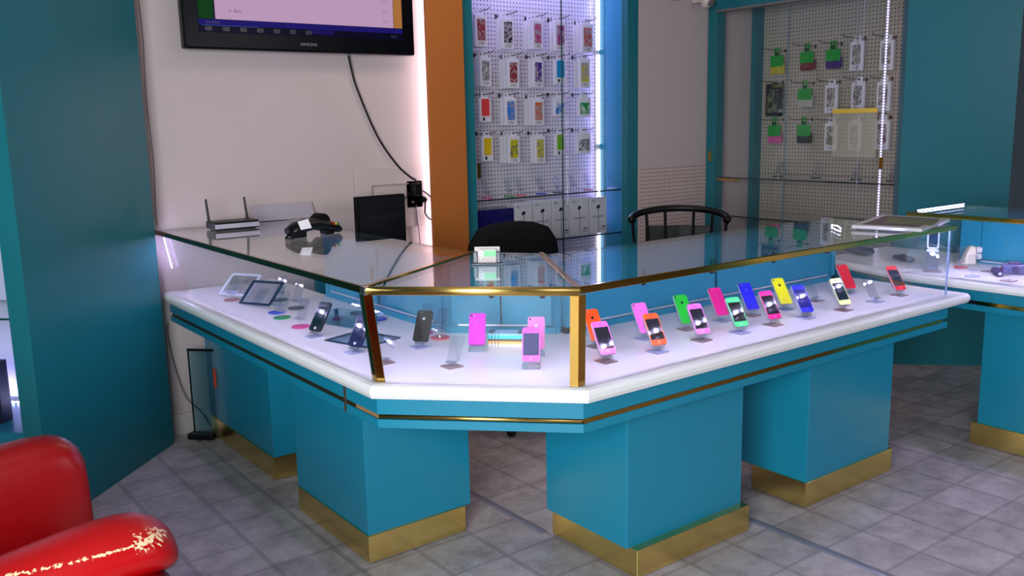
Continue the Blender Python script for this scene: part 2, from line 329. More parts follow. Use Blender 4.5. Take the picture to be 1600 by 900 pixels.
def pedestal(x0, x1, y0, y1, kx0, kx1, ky0, ky1, par=ct, top=0.566):
    p = build('pedestal', MB().box(x0, x1, y0, y1, 0.098, top), TEAL, par, bevel=0.0015, seg=1)
    k = MB().box(kx0, kx1, ky0, ky1, 0.004, 0.10)
    kk = build('kick_plate', k, KICK, None, world=True, bevel=0.001, seg=1); kk.parent = p; kk.location = -wloc(p)
    kk.data.transform(Matrix.Translation((0, 0, 0)))
    return p
pedestal(1.352, 1.74, 3.48, 4.26, 1.346, 1.735, 3.474, 4.24)
pedestal(1.307, 1.722, 2.572, 3.14, 1.302, 1.694, 2.566, 3.13)
pedestal(1.905, 2.468, 1.955, 2.36, 1.922, 2.478, 1.925, 2.35)
pedestal(2.800, 3.362, 1.918, 2.30, 2.792, 3.378, 1.911, 2.16)
# glass case
TB = {'A': (1.190, 4.33), 'B': (1.190, 2.292), 'C': (1.628, 1.862), 'D': (XE-0.005, 1.872)}
BB = {'A': (1.232, 4.33), 'B': (1.232, 2.316), 'C': (1.646, 1.888), 'D': (XE, 1.890)}
def p3(d, k, z): return (d[k][0], d[k][1], z)
for a, c in (('A', 'B'), ('B', 'C'), ('C', 'D')):
    build('glass_pane', MB().slab([p3(BB, a, ZS), p3(BB, c, ZS), p3(TB, c, ZT-0.010), p3(TB, a, ZT-0.010)], 0.005), GLASS, ct)
build('glass_pane', MB().box(XE-0.003, XE+0.003, 1.892, YB, ZS, ZT-0.010, 0), GLASS, ct)
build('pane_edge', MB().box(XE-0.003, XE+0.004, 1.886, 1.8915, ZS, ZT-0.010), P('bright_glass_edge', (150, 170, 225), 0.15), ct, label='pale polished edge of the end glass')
IN_L = (XL+0.065, 2.66); IN_R = (1.985, YB+0.01)
tops = [[(1.186, YW-0.015), (1.186, 2.296), (1.822, 2.676), (1.822, YW-0.015)], [(1.192, 2.288), (1.626, 1.862), (1.985, 2.470), (1.830, 2.672)], [(1.634, 1.866), (XE, 1.868), (XE, YB+0.005), (1.99, YB+0.005), (1.985, 2.462)]]
for t in tops: build('glass_top', MB().prism(t, ZT-0.008, ZT, 0, None, 1), [TOPG, EDGE], ct)
rl = MB; RH = 0.021
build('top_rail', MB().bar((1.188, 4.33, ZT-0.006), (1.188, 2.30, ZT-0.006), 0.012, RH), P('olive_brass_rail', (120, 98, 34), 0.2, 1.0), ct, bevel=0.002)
build('top_rail', halfround((1.194, 2.286, ZT-0.009), (1.630, 1.858, ZT-0.009), 0.009, 0.013), SATIN, ct, shade=True)
build('top_rail', MB().bar((1.634, 1.862, ZT-0.006), (XE, 1.866, ZT-0.006), 0.012, RH), BRASS, ct, bevel=0.002)
for a, c in (((1.19, 2.294), (1.829, 2.671)), ((1.630, 1.866), (1.985, 2.470))):
    build('joint_strip', MB().bar((a[0], a[1], ZT+0.002), (c[0], c[1], ZT+0.002), 0.016, 0.004), BRASS, ct)
build('corner_bracket', MB().box(1.183, 1.203, 2.280, 2.300, ZT-0.022, ZT+0.004), P('steel_bracket', (190, 188, 190), 0.2, 1.0), ct, bevel=0.002)
for k, sgn in (('B', 0), ('C', 1)):
    bt = Vector(p3(BB, k, ZS+0.001)); tp = Vector(p3(TB, k, ZT-0.02)); bb = MB()
    n1 = Vector((0.7071, -0.7071, 0)); n2 = Vector((0, 1, 0)) if k == 'B' else Vector((1, 0, 0))
    if k == 'C': n1 = -n1
    for dvec in (n1, n2):
        ns = Vector((-dvec.y, dvec.x, 0))*0.003
        bb.loft([[bt-ns, bt+dvec*0.024-ns, bt+dvec*0.024+ns, bt+ns], [tp-ns, tp+dvec*0.024-ns, tp+dvec*0.024+ns, tp+ns]])
    build('corner_post', bb, BRASS, ct)
# rear sliding doors and their frame
def rear(p, q, n, handle=True):
    p = Vector((*p, 0)); q = Vector((*q, 0)); t = (q-p); L = t.length; t.normalize(); nn = Vector((-t.y, t.x, 0))
    if nn.dot(Vector((1, 1, 0))) < 0: nn = -nn
    fr = MB(); up = Vector((0, 0, 1))
    for a, c, zz, hh in ((0, L, ZS+0.012, 0.024), (0, L, ZT-0.022, 0.02)): fr.bar(p+t*a+up*zz, p+t*c+up*zz, 0.03, hh)
    for a in (0.012, L-0.012): fr.bar(p+t*a+up*(ZS+0.001), p+t*a+up*(ZT-0.012), 0.03, 0.024)
    o = build('rear_frame', fr, TEAL, ct)
    build('track', MB().bar(p+t*0.05+up*(ZS+0.030)-nn*0.012, p+t*(L-0.05)+up*(ZS+0.030)-nn*0.012, 0.006, 0.007), P('aluminium_track', (200, 205, 215), 0.3, 0.6), ct)
    for k in range(n):
        a = 0.025+(L-0.05)*k/n; c = 0.025+(L-0.05)*(k+1)/n-0.004; off = nn*(0.004 if k % 2 else -0.004)
        dd = build('sliding_door', MB().slab([p+t*a+up*(ZS+0.025)+off, p+t*c+up*(ZS+0.025)+off, p+t*c+up*(ZT-0.03)+off, p+t*a+up*(ZT-0.03)+off], 0.006), TEAL, ct)
        if handle:
            h = MB().bar(p+t*(c-0.03)+up*(ZS+0.13)-nn*0.010, p+t*(c-0.03)+up*(ZS+0.19)-nn*0.010, 0.012, 0.014)
            hh = build('lock', h, P('dark_lock', (40, 36, 34), 0.4, 0.6), None); hh.parent = dd; hh.location = -wloc(dd)
rear((XL, 3.70), (XL, 2.745), 2)
rear((XL, 2.735), (2.04, 2.44), 2)
rear((2.05, YB), (XE-0.01, YB), 4)
# light strips under the front rails: white tape with the diodes facing down
LS = 210
TAPE = P('strip_tape', (200, 190, 150), 0.5)
def tape(par, p0, p1, ledm, inner):
    p0 = Vector(p0); p1 = Vector(p1); L = (p1-p0).length; b = MB().box(0, L, -0.004, 0.004, 0, 0.006); b.m = [1 if i in (0, inner) else 0 for i in range(6)]
    o = build('light_strip', b, [TAPE, ledm], par, world=False); o.location = p0-wloc(par); o.rotation_euler = (0, 0, math.atan2(p1.y-p0.y, p1.x-p0.x)); return o
LEDX = led('led_x', 0, LS, pitch=0.0333, base=0.02)
tape(ct, (1.200, 2.34, 0.981), (1.200, 4.30, 0.981), LEDX, 2)
tape(ct, (1.214, 2.287, 0.980), (1.616, 1.885, 0.980), LEDX, 3)
tape(ct, (1.68, 1.880, 0.981), (3.66, 1.880, 0.981), LEDX, 3)
build('light_strip', MB().bar((1.222, 4.325, 0.980), (1.250, 4.325, 0.815), 0.008, 0.003), led('led_z', 2, 30), ct, origin=(1.22, 4.325, 0.8))
build('light_strip', MB().tube(smooth([(3.26, 2.115, 1.003), (3.31, 2.165, 1.007), (3.345, 2.215, 1.003)]), 0.0025), led('led_end', 0, 30), ct, label='loose glowing end of a light strip on the glass top')

# ------------------------------------------------------------------ second counter on the right
Z2, Z2T = 0.74, 1.013
c2 = thing('display_counter', 'smaller teal display counter at the right edge, behind the long counter end', 'counter', (4.3, 1.6, 0))
def o2(x, e): return [(x, 0.3), (x, 2.18), (x+0.165, 2.72), (x+0.75, 2.72), (x+0.75, 0.3)]
rings = []
for off, z in ((0.018, 0.702), (0.004, 0.706), (0.0, 0.718), (0.004, 0.732), (0.018, 0.740)): rings.append([(x, y, z) for x, y in o2(3.872+off, 0)])
build('ledge', MB().loft(rings), WHITE, c2)
build('apron', MB().prism(o2(3.905, 0), 0.655, 0.702).prism(o2(3.915, 0), 0.638, 0.655).prism(o2(3.905, 0), 0.612, 0.638), TEAL, c2)
build('trim', MB().bar((3.909, 0.3, 0.646), (3.909, 1.86, 0.646), 0.012, 0.016), BRASS, c2)
build('trim', MB().bar((3.911, 1.86, 0.646), (3.911, 2.17, 0.646), 0.010, 0.016), BLACK, c2, label='black gap where the brass trim ends')
pedestal(3.955, 4.5, 1.20, 1.845, 3.944, 4.45, 1.19, 1.868, c2, 0.612)
build('glass_pane', MB().box(3.920, 3.926, 0.3, 2.200, Z2, Z2T-0.012), GLASS, c2)
build('glass_pane', MB().box(3.928, 4.40, 2.196, 2.202, Z2, Z2T-0.012), GLASS, c2)
build('glass_top', MB().box(3.915, 4.42, 0.3, 2.205, Z2T-0.008, Z2T), TOPG, c2)
build('top_rail', MB().bar((3.921, 0.3, Z2T-0.005), (3.921, 2.206, Z2T-0.005), 0.012, 0.020), BRASS, c2)
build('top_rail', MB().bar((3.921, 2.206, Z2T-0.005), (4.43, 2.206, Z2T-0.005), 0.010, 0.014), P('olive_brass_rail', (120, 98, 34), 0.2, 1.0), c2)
build('light_strip', MB().bar((4.0, 2.202, Z2T+0.005), (4.42, 2.202, Z2T+0.005), 0.006, 0.005), led('led_x2', 0, 12, base=0.6), c2)
tape(c2, (3.934, 0.5, Z2T-0.015), (3.934, 2.16, Z2T-0.015), led('led_second', 0, 380, pitch=0.0333, base=0.02), 2)
build('rear_frame', MB().box(4.40, 4.43, 2.10, 2.20, Z2, Z2T-0.01).box(4.40, 4.43, 0.3, 2.10, Z2, Z2+0.018).box(4.40, 4.43, 0.3, 2.10, Z2T-0.03, Z2T-0.009), TEAL, c2)
build('sliding_door', MB().box(4.408, 4.420, 0.3, 2.098, Z2+0.02, Z2T-0.032), TEAL, c2)
build('track', MB().bar((4.397, 0.3, Z2+0.012), (4.397, 2.09, Z2+0.012), 0.006, 0.008), P('aluminium_track', (200, 205, 215), 0.3, 0.6), c2)

# ------------------------------------------------------------------ centre wall cabinet
X0, X1, XR0, XR1 = 2.916, 3.024, 4.236, 4.334; YC = 4.356
cc = thing('wall_cabinet', 'teal framed glass cabinet hung with boxed cases, beside the orange board', 'cabinet', (3.6, 4.5, 0))
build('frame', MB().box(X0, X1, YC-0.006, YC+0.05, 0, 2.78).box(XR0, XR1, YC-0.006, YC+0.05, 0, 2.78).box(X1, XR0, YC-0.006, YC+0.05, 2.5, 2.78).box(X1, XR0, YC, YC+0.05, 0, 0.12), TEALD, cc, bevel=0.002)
build('pegboard', MB().box(X1-0.10, 4.336, 4.71, 4.722, 0.12, 2.7), PEGX, cc)
build('side_panel', MB().box(XR1-0.015, XR1, YC+0.05, 4.71, 0, 2.78), TEAL, cc)
build('side_panel', MB().box(X0, X0+0.018, YC+0.05, 4.71, 0, 2.78), TEAL, cc)
for zz in (0.996, 0.708):
    build('shelf', MB().box(X0+0.02, XR1-0.016, 4.45, 4.705, zz, zz+0.006, 0).box(X0+0.02, XR1-0.016, 4.443, 4.4499, zz-0.001, zz+0.007, 1), [GLASS, P('dark_shelf_edge', (14, 34, 40), 0.25)], cc)
XM = 3.735
for (a, c, yy) in ((X1-0.01, XM+0.004, 4.418), (XM-0.004, XR0+0.01, 4.426)):
    dd = build('glass_door', MB().box(a, c, yy, yy+0.004, 0.13, 2.5), glass('door_glass', (0.985, 0.99, 0.995), 0.02), cc)
build('door_edge', MB().box(XM-0.003, XM+0.003, 4.412, 4.4175, 0.13, 2.5), EDGE, cc)
for px, py, in ((749, 267), (974, 253)):
    q = aty(px, py, 4.41); build('finger_pull', MB().box(q.x-0.012, q.x+0.012, 4.409, 4.416, q.z-0.045, q.z+0.045), BRASS, cc, bevel=0.003)
build('light_strip', MB().box(4.296, 4.312, 4.694, 4.704, 0.40, 1.26).box(4.296, 4.312, 4.694, 4.704, 1.30, 1.90).box(4.296, 4.312, 4.694, 4.704, 1.93, 2.45), led('led_zc', 2, 6, (0.86, 0.82, 1.0), base=0.5), cc, origin=(4.30, 4.70, 0))
build('light_strip', MB().box(X1-0.012, X1-0.002, 4.430, 4.436, 0.75, 2.45), led('led_zc2', 2, 5, (0.55, 0.50, 1.0)), cc, origin=(X1, 4.43, 0))
# orange board beside it, standing off the wall with a light behind
ob = thing('post_board', 'upright orange brown board with light glowing along its left edge', 'board', (2.78, 4.28, 0))
build('board', MB().box(2.662, 2.900, 4.262, 4.282, 0, 2.78), P('orange_paint', (176, 98, 34), 0.5, noise=0.06, nscale=4), ob, bevel=0.002)
build('spacer', MB().box(2.80, 2.90, 4.283, 4.349, 0, 2.78), P('orange_paint', (176, 98, 34), 0.5), ob)
build('light_strip', MB().box(2.715, 2.725, 4.284, 4.288, 0.55, 2.7), led('led_zo', 2, 5, (0.95, 0.85, 1.0), base=0.8), ob, origin=(2.72, 4.285, 0))

# ------------------------------------------------------------------ right wall cabinet
XF, XBk = 5.0, 5.56
rc = thing('wall_cabinet', 'teal framed glass cabinet with green topped packs on the right wall', 'cabinet', (5.3, 3.6, 0))
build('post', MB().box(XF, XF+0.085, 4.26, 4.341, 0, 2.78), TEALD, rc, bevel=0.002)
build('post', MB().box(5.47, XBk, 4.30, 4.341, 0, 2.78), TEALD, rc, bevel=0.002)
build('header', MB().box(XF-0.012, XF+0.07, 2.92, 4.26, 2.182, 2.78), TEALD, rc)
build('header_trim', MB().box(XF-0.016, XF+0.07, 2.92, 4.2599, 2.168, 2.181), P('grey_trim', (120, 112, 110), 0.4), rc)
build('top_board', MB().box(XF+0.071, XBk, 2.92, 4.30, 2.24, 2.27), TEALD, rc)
build('pegboard', MB().box(XBk, XBk+0.012, 2.86, 4.341, 0.1, 2.24), PEGY, rc)
build('end_panel', MB().box(XF+0.10, XBk, 2.79, 2.81, 0, 2.78), TEAL, rc)
for zz in (1.044, 0.776): build('shelf', MB().box(XF+0.05, XBk-0.005, 2.84, 4.255, zz, zz+0.006, 0).box(XF+0.043, XF+0.0499, 2.84, 4.255, zz-0.001, zz+0.007, 1), [GLASS, P('dark_shelf_edge', (14, 34, 40), 0.25)], rc)
ym = atx(1229, 250, 5.03).y
for a, c, xx in ((ym-0.004, 4.259, 5.012), (2.84, ym+0.004, 5.022)):
    build('glass_door', MB().box(xx, xx+0.004, a, c, 0.1, 2.166), glass('door_glass', (0.985, 0.99, 0.995), 0.02), rc)
build('door_edge', MB().box(5.006, 5.0115, ym-0.003, ym+0.003, 0.1, 2.166), P('pale_door_edge', (96, 120, 126), 0.2), rc)
q = atx(1100, 244, 4.995); build('finger_pull', MB().box(4.990, 4.999, 4.290, 4.312, q.z-0.035, q.z+0.035), BRASS, rc, bevel=0.003)
q = atx(1375, 255, 5.009); build('finger_pull', MB().box(5.015, 5.0215, q.y-0.012, q.y+0.012, q.z-0.035, q.z+0.035), BRASS, rc, bevel=0.003)
q = atx(1105, 280, 5.04); build('shelf_clip', MB().box(5.02, 5.07, 4.10, 4.258, 1.028, 1.042), BRASS, rc)
q = atx(1380, 170, 5.10); build('light_strip', MB().box(5.095, 5.103, q.y-0.0035, q.y+0.0035, 0.70, 2.13), led('led_zr', 2, 5, base=0.15), rc, origin=(5.1, q.y, 0))

# ------------------------------------------------------------------ hooks and packs
def hookY(x, y0, y1, z, label, group):      # hook out of a board that faces -Y
    pts = smooth([(x, y0, z), (x, y0-0.03, z), (x, y1+0.03, z+0.004), (x, y1, z+0.016)], 4)
    h = build('peg_hook', MB().tube(pts, 0.0028, 6).box(x-0.008, x+0.008, y0-0.003, y0, z-0.012, z+0.012), CHROME, origin=(x, y0, z)); tag(h, label, 'hook', group)
def hookX(y, x0, x1, z, label, group):
    pts = smooth([(x0, y, z), (x0-0.03, y, z), (x1+0.03, y, z+0.004), (x1, y, z+0.018)], 4)
    h = build('peg_hook', MB().tube(pts, 0.0028, 6).box(x0-0.003, x0, y-0.008, y+0.008, z-0.012, z+0.012), CHROME, origin=(x0, y, z)); tag(h, label, 'hook', group)
def pack_parts(t, w_, h_, style, ca, cb, seed):
    dpt = 0.022
    def rim(mat=PACKW):   # carton with raised rim, hang tab with slot
        build('carton', MB().box(-w_/2, w_/2, 0, dpt, -h_, 0), mat, t, world=False, bevel=0.0015, seg=1)
        build('hang_tab', MB().box(-w_*0.30, -0.010, 0.008, 0.010, 0.0002, 0.034).box(0.010, w_*0.30, 0.008, 0.010, 0.0002, 0.034).box(-0.010, 0.010, 0.008, 0.010, 0.026, 0.034).box(-0.010, 0.010, 0.008, 0.010, 0.0002, 0.012), PACKW, t, world=False)
    if style == 'window':
        rim(); build('window', MB().xz(rrect(w_*0.66, h_*0.68, 0.004, 2), -0.002, -0.0002, dz=-h_*0.80), swirl('swirl_%d_%d_%d_%d' % (*ca, int(seed)), ca, cb, 30, seed), t, world=False)
        lettering('LYID', w_*0.26, t, at(0, -0.0006, -h_*0.90), DK)
    elif style == 'plain':
        rim(); build('phone_case', MB().xz(rrect(w_*0.66, h_*0.70, 0.007, 4), -0.004, -0.0002, dz=-h_*0.74), P('case_%d_%d_%d' % ca, ca, 0.4), t, world=False)
        build('emblem', MB().xz([(0.008*math.cos(k)-w_*0.15, 0.011*math.sin(k)) for k in [i*PI/6 for i in range(12)]], -0.0015, -0.0002, dz=-h_*0.87), DK, t, world=False)
    elif style == 'small':
        rim(); build('window', MB().xz(rrect(w_*0.74, h_*0.58, 0.003, 2), -0.003, -0.0002, dz=-h_*0.86), swirl('small_%d_%d_%d' % ca, ca, cb, 22, seed), t, world=False)
    else: rim()
G1 = 'boxed phone cases hanging in the centre cabinet'; GH1 = 'peg hooks in the centre cabinet'
YP = 4.585
ROWN = ['top row', 'second row', 'third row', 'fourth row']; COLN = ['leftmost', 'second', 'third', 'fourth', 'rightmost']
GREY = (168, 150, 152)
CP = [[((150, 30, 40), GREY, 'red swirl'), ((26, 22, 40), GREY, 'black swirl'), ((180, 40, 110), GREY, 'pink speckled'), ((150, 30, 110), GREY, 'magenta swirl'), ((190, 70, 50), GREY, 'coral swirl')],
      [((120, 112, 108), (190, 186, 184), 'grey and white patterned'), ((140, 16, 24), GREY, 'dark red swirl'), ((74, 20, 130), GREY, 'violet swirl'), ((0, 140, 190), None, 'sky blue'), ((206, 190, 20), GREY, 'yellow swirl')],
      [((226, 60, 60), None, 'coral red'), ((30, 120, 205), GREY, 'blue and clear'), ((214, 96, 40), GREY, 'orange swirl'), ((30, 110, 190), (200, 205, 210), 'small blue'), ((20, 140, 40), (200, 205, 190), 'small green')],
      [((220, 180, 10), None, 'golden yellow'), ((200, 190, 30), (120, 105, 70), 'yellow dotted'), ((205, 190, 50), (150, 140, 110), 'yellow and grey'), ((110, 170, 10), None, 'lime green'), ((90, 86, 84), (205, 200, 198), 'small grey')]]
RECT = [[(742, 761, 23, 73), (784, 803, 28, 77), (832, 848, 31, 77), (867, 884, 34, 80), (909, 927, 38, 82)],
        [(750, 767, 89, 135), (793, 811, 92, 138), (833, 849, 92, 137), (867, 884, 93, 131), (905, 922, 93, 137)],
        [(749, 767, 153, 191), (789, 807, 153, 196), (833, 850, 155, 196), (866, 883, 152, 182), (904, 923, 152, 182)],
        [(753, 770, 214, 252), (794, 812, 213, 255), (836, 852, 213, 255), (868, 883, 209, 243), (902, 923, 208, 240)]]
for r in range(4):
    for c in range(5):
        a = RECT[r][c]; p = aty((a[0]+a[1])/2, a[2], YP); q = aty((a[0]+a[1])/2, a[3], YP)
        wd = aty(a[1], a[2], YP).x-aty(a[0], a[2], YP).x; hh = p.z-q.z; ca, cb, nm = CP[r][c]
        style = 'plain' if cb is None else ('small' if nm.startswith('small') else 'window')
        wd = max(wd, 0.082)
        where = '%s in the %s' % (COLN[c], ROWN[r])
        def pack(y, lab, st):
            t = thing('boxed_case', lab, 'package', (p.x, y, p.z), (0, 0, 0), G1); pack_parts(t, wd, hh, st, ca, cb or GREY, r*5+c)
        pack(YP, 'white hanging box with %s case, %s' % (nm, where), style)
        if style == 'window':
            pack(YP+0.036, 'white box right behind %s case, %s' % (nm, where), 'rear')
            if (r+c) % 2 == 0: pack(YP+0.072, 'rearmost white box behind the %s case, %s' % (nm, where), 'rear')
        hookY(p.x, 4.709, YP-0.09, p.z+0.020, 'wire hook carrying the %s case, %s' % (nm, where), GH1)
# right cabinet
G2 = 'packs hanging in the right cabinet'; GH2 = 'peg hooks in the right cabinet'
XP = 5.46
RZ = Matrix.Rotation(-PI/2, 4, 'Z')
def greenpack(y, ztop, col, colname, label, tall=0.115):
    t = thing('hanging_pack', label, 'package', (XP, y, ztop), (0, 0, -PI/2), G2)
    grn = P('green_card', (20, 150, 40), 0.5, noise=0.1, nscale=40)
    tab = MB().box(-0.022, -0.007, 0, 0.0025, -0.03, 0.026).box(0.007, 0.022, 0, 0.0025, -0.03, 0.026).box(-0.007, 0.007, 0, 0.0025, 0.016, 0.026).box(-0.007, 0.007, 0, 0.0025, -0.03, -0.004)
    build('hang_card', tab.box(-0.055, 0.055, 0, 0.003, -0.105, -0.030), grn, t, world=False, bevel=0.002, seg=1)
    build('dark_strap', MB().box(-0.017, 0.017, -0.004, -0.0003, -0.028, -0.006), P('dark_green_card', (8, 60, 24), 0.5), t, world=False)  # dark green strip below the hang slot
    build('pouch', MB().xz(rrect(0.112, 0.075, 0.012, 3), 0.004, 0.024, dz=-0.155), P('pouch_'+colname.replace(' ', '_'), col, 0.45, noise=0.1, nscale=60), t, world=False, bevel=0.003)
RP = [(1214, 76, 'yellow', (190, 170, 20)), (1261, 69, 'dark red', (110, 12, 18)), (1302, 65, 'purple', (70, 45, 110)), (1258, 127, 'clear white', (178, 170, 156)), (1210, 185, 'pink', (210, 80, 150)), (1256, 184, 'black', (14, 12, 16))]
for px, py, cn, col in RP:
    p = atx(px, py, XP)
    greenpack(p.y, p.z-0.02, col, cn, 'green topped hanging pack with a %s pouch beneath, in the right cabinet' % cn)
    hookX(p.y, XBk-0.001, XP-0.16, p.z-0.012, 'wire hook carrying the green pack with the %s pouch' % cn, GH2)
p = atx(1210, 131, XP); t = thing('hanging_pack', 'black printed hanging pack with pale picture panel, left side of the right cabinet', 'package', (XP, p.y, p.z), (0, 0, -PI/2), G2)
build('card', MB().box(-0.072, 0.072, 0, 0.012, -0.225, 0).box(-0.02, 0.03, 0.003, 0.006, 0, 0.008), P('black_card', (14, 14, 12), 0.4), t, world=False, bevel=0.002, seg=1)
build('picture', MB().box(-0.06, 0.035, -0.001, -0.0002, -0.20, -0.04), swirl('camo_print', (20, 24, 18), (110, 112, 84), 22, 3), t, world=False)
build('top_strip', MB().box(-0.01, 0.07, -0.001, -0.0002, -0.025, -0.004), P('olive_strip', (96, 104, 30), 0.5), t, world=False)
lettering('GO', 0.03, t, at(0.052, -0.0005, -0.19), P('white_ink', (215, 212, 205), 0.5))
hookX(p.y, XBk-0.001, XP-0.16, p.z+0.010, 'wire hook carrying the black printed pack', GH2)
WPK = [(1339, 62, 'top row fourth along', (120, 112, 108)), (1386, 60, 'top row behind light strip', (120, 112, 108)), (1299, 130, 'middle row third along', (120, 108, 100)), (1341, 126, 'middle row fourth along', (112, 104, 100)), (1381, 125, 'middle row behind light strip', (110, 100, 100)), (1298, 190, 'bottom row third along', (120, 112, 105)), (1336, 188, 'bottom row fourth along', (130, 124, 116)), (1379, 186, 'bottom row, purple window by light strip', (96, 36, 84))]
for i, (px, py, wh, col) in enumerate(WPK):
    p = atx(px, py, XP); t = thing('boxed_case', 'white boxed case in the right cabinet, %s' % wh, 'package', (XP, p.y, p.z-0.01), (0, 0, -PI/2), G2)
    pack_parts(t, 0.092, 0.185, 'window', col, (196, 186, 176), 40+i)
    hookX(p.y, XBk-0.001, XP-0.16, p.z+0.010, 'wire hook in the right cabinet carrying white box %s' % wh, GH2)
# door-glass reflection built as an added pale sheet with a yellow edge
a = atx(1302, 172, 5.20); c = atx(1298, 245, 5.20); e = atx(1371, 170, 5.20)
sl = thing('reflection_sheet', 'pale reflection with a yellow top edge, built as a sheet before the right pegboard', 'sheet', (5.20, (a.y+e.y)/2, c.z))
shm = glass('reflection_film', (0.92, 0.90, 0.84), 0.0, 5.0)
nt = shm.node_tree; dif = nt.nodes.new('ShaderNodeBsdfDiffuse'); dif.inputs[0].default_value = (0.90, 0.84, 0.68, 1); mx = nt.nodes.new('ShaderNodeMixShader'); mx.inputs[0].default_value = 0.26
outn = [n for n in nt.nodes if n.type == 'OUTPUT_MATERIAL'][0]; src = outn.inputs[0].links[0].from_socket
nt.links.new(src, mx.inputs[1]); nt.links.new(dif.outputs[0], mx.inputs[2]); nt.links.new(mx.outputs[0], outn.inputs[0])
build('reflection_pane', MB().box(5.198, 5.200, e.y, a.y, c.z, a.z), shm, sl)
build('reflection_edge', MB().box(5.192, 5.206, e.y, a.y, a.z-0.022, a.z+0.006), P('reflection_yellow', (250, 205, 70), 0.4), sl, bevel=0.002)
build('added_hanger', MB().box(5.197, 5.201, (a.y+e.y)/2-0.0015, (a.y+e.y)/2+0.0015, a.z+0.006, 2.239), P('clear_line', (150, 142, 130), 0.4), sl)

# ------------------------------------------------------------------ earphone cartons and blue box on the lower shelf
ZL = 0.7145
EB = [(804, 832, 318), (833.5, 862, 314), (863, 890, 312), (891, 920, 310), (922, 948, 309)]
EN = ['leftmost, half hidden by the black chair', 'second from the blue box', 'third from the blue box', 'fourth from the blue box', 'at the right by the light strip']
for i, (xa, xb, yt) in enumerate(EB):
    a = aty(xa, yt, 4.49); c = aty(xb, yt, 4.49); w_ = c.x-a.x-0.003; h_ = a.z-ZL
    t = thing('earphone_box', 'white carton printed with a black earphone, %s' % EN[i], 'box', ((a.x+c.x)/2, 4.49, ZL), (0, 0, 0), 'earphone cartons on the cabinet shelf')
    build('carton', MB().box(-w_/2, w_/2, 0, 0.09, 0, h_), P('earphone_carton', (214, 210, 214), 0.4), t, world=False, bevel=0.002, seg=1)
    tilt = [(0.014*math.cos(k*PI/6), 0.011*math.sin(k*PI/6)) for k in range(12)]
    build('earphone_print', MB().xz(tilt, -0.0012, -0.0003, dz=h_*0.74).xz([(x*0.55-0.010, z*0.8-0.006) for x, z in tilt], -0.0014, -0.0004, dz=h_*0.74).box(-0.0018, 0.0018, -0.001, -0.0003, 0.01, h_*0.72), DK, t, world=False)
    lettering('MC', 0.022, t, at(-w_*0.30, -0.0006, h_*0.90), P('grey_ink', (110, 100, 110), 0.5))
    lettering('EARPHONES', 0.019, t, at(0, -0.0006, h_*0.46), P('grey_ink', (110, 100, 110), 0.5))
    build('small_print', MB().box(w_*0.2, w_*0.42, -0.001, -0.0003, h_*0.16, h_*0.19).box(w_*0.14, w_*0.42, -0.001, -0.0003, h_*0.10, h_*0.115), DK, t, world=False)
a = aty(745, 330, 4.50); c = aty(802, 322, 4.50)
t = thing('storage_box', 'glossy dark blue box beside the white earphone cartons on the lower shelf', 'box', ((a.x+c.x)/2, 4.50, ZL))
w_ = c.x-a.x; h_ = c.z-ZL-0.01
build('tray', MB().box(-w_/2, w_/2, 0, 0.16, 0, h_*0.45), BLACK, t, world=False, bevel=0.004)
build('lid', MB().box(-w_/2-0.003, w_/2+0.003, -0.003, 0.163, h_*0.451, h_), P('navy_gloss', (26, 22, 92), 0.15), t, world=False, bevel=0.006)

# ------------------------------------------------------------------ clear round-based stands
DISC = {'salmon': (200, 120, 110), 'blue': (40, 60, 190), 'grey': (70, 66, 80), 'green': (10, 150, 60), 'pink': (225, 60, 140), 'brown': (110, 84, 78), 'red': (225, 90, 90), 'clear': (190, 190, 215)}
def clear_stand(x, y, z, cn, label, group, s=1.0, yaw=-1.1, wings=True):
    t = thing('clear_stand', label, 'stand', (x, y, z), (0, 0, yaw), group)
    build('round_base', MB().lathe([(0.0335*s, 0), (0.035*s, 0.001), (0.035*s, 0.003), (0.034*s, 0.004)], 24), P('disc_'+cn, DISC[cn], 0.25), t, world=False)
    build('stem', MB().lathe([(0.006*s, 0.0042), (0.004*s, 0.010), (0.004*s, 0.026*s)], 10), CLEAR, t, world=False)
    R_ = Matrix.Translation((0, 0, 0.026*s)) @ Matrix.Rotation(-0.42, 4, 'X')
    build('backrest', MB().xz(rrect(0.044*s, 0.085*s, 0.006, 3), 0, 0.0025, M=R_), CLEAR, t, world=False)
    build('lip', MB().box(-0.02*s, 0.02*s, -0.016*s, -0.0005, 0.0, 0.003, M=R_).box(-0.02*s, 0.02*s, -0.018*s, -0.016*s, 0.0, 0.010, M=R_), CLEAR, t, world=False)
GS = 'clear stands with round coloured bases in the long counter'
for x, y, cn, lab in ((1.374, 3.905, 'salmon', 'salmon based clear stand half behind the white framed panel'), (1.415, 3.50, 'blue', 'blue based clear stand in front of the black framed panel'), (1.536, 3.757, 'grey', 'dark grey based clear stand behind the black framed panel'),
                      (1.389, 3.386, 'green', 'green based clear stand near the front of the left wing'), (1.376, 3.179, 'pink', 'magenta based clear stand beside the black phone'), (1.513, 3.53, 'grey', 'grey based clear stand in the middle of the left wing'),
                      (1.66, 3.255, 'brown', 'brown based clear stand close to the rear doors'), (1.665, 3.10, 'blue', 'bright blue based clear stand by the rear doors'), (1.675, 2.775, 'pink', 'pink based clear stand behind the black backed phone'), (1.675, 2.665, 'red', 'coral based clear stand behind the black backed phone')):
    clear_stand(x, y, ZS+0.0005, cn, lab, GS)
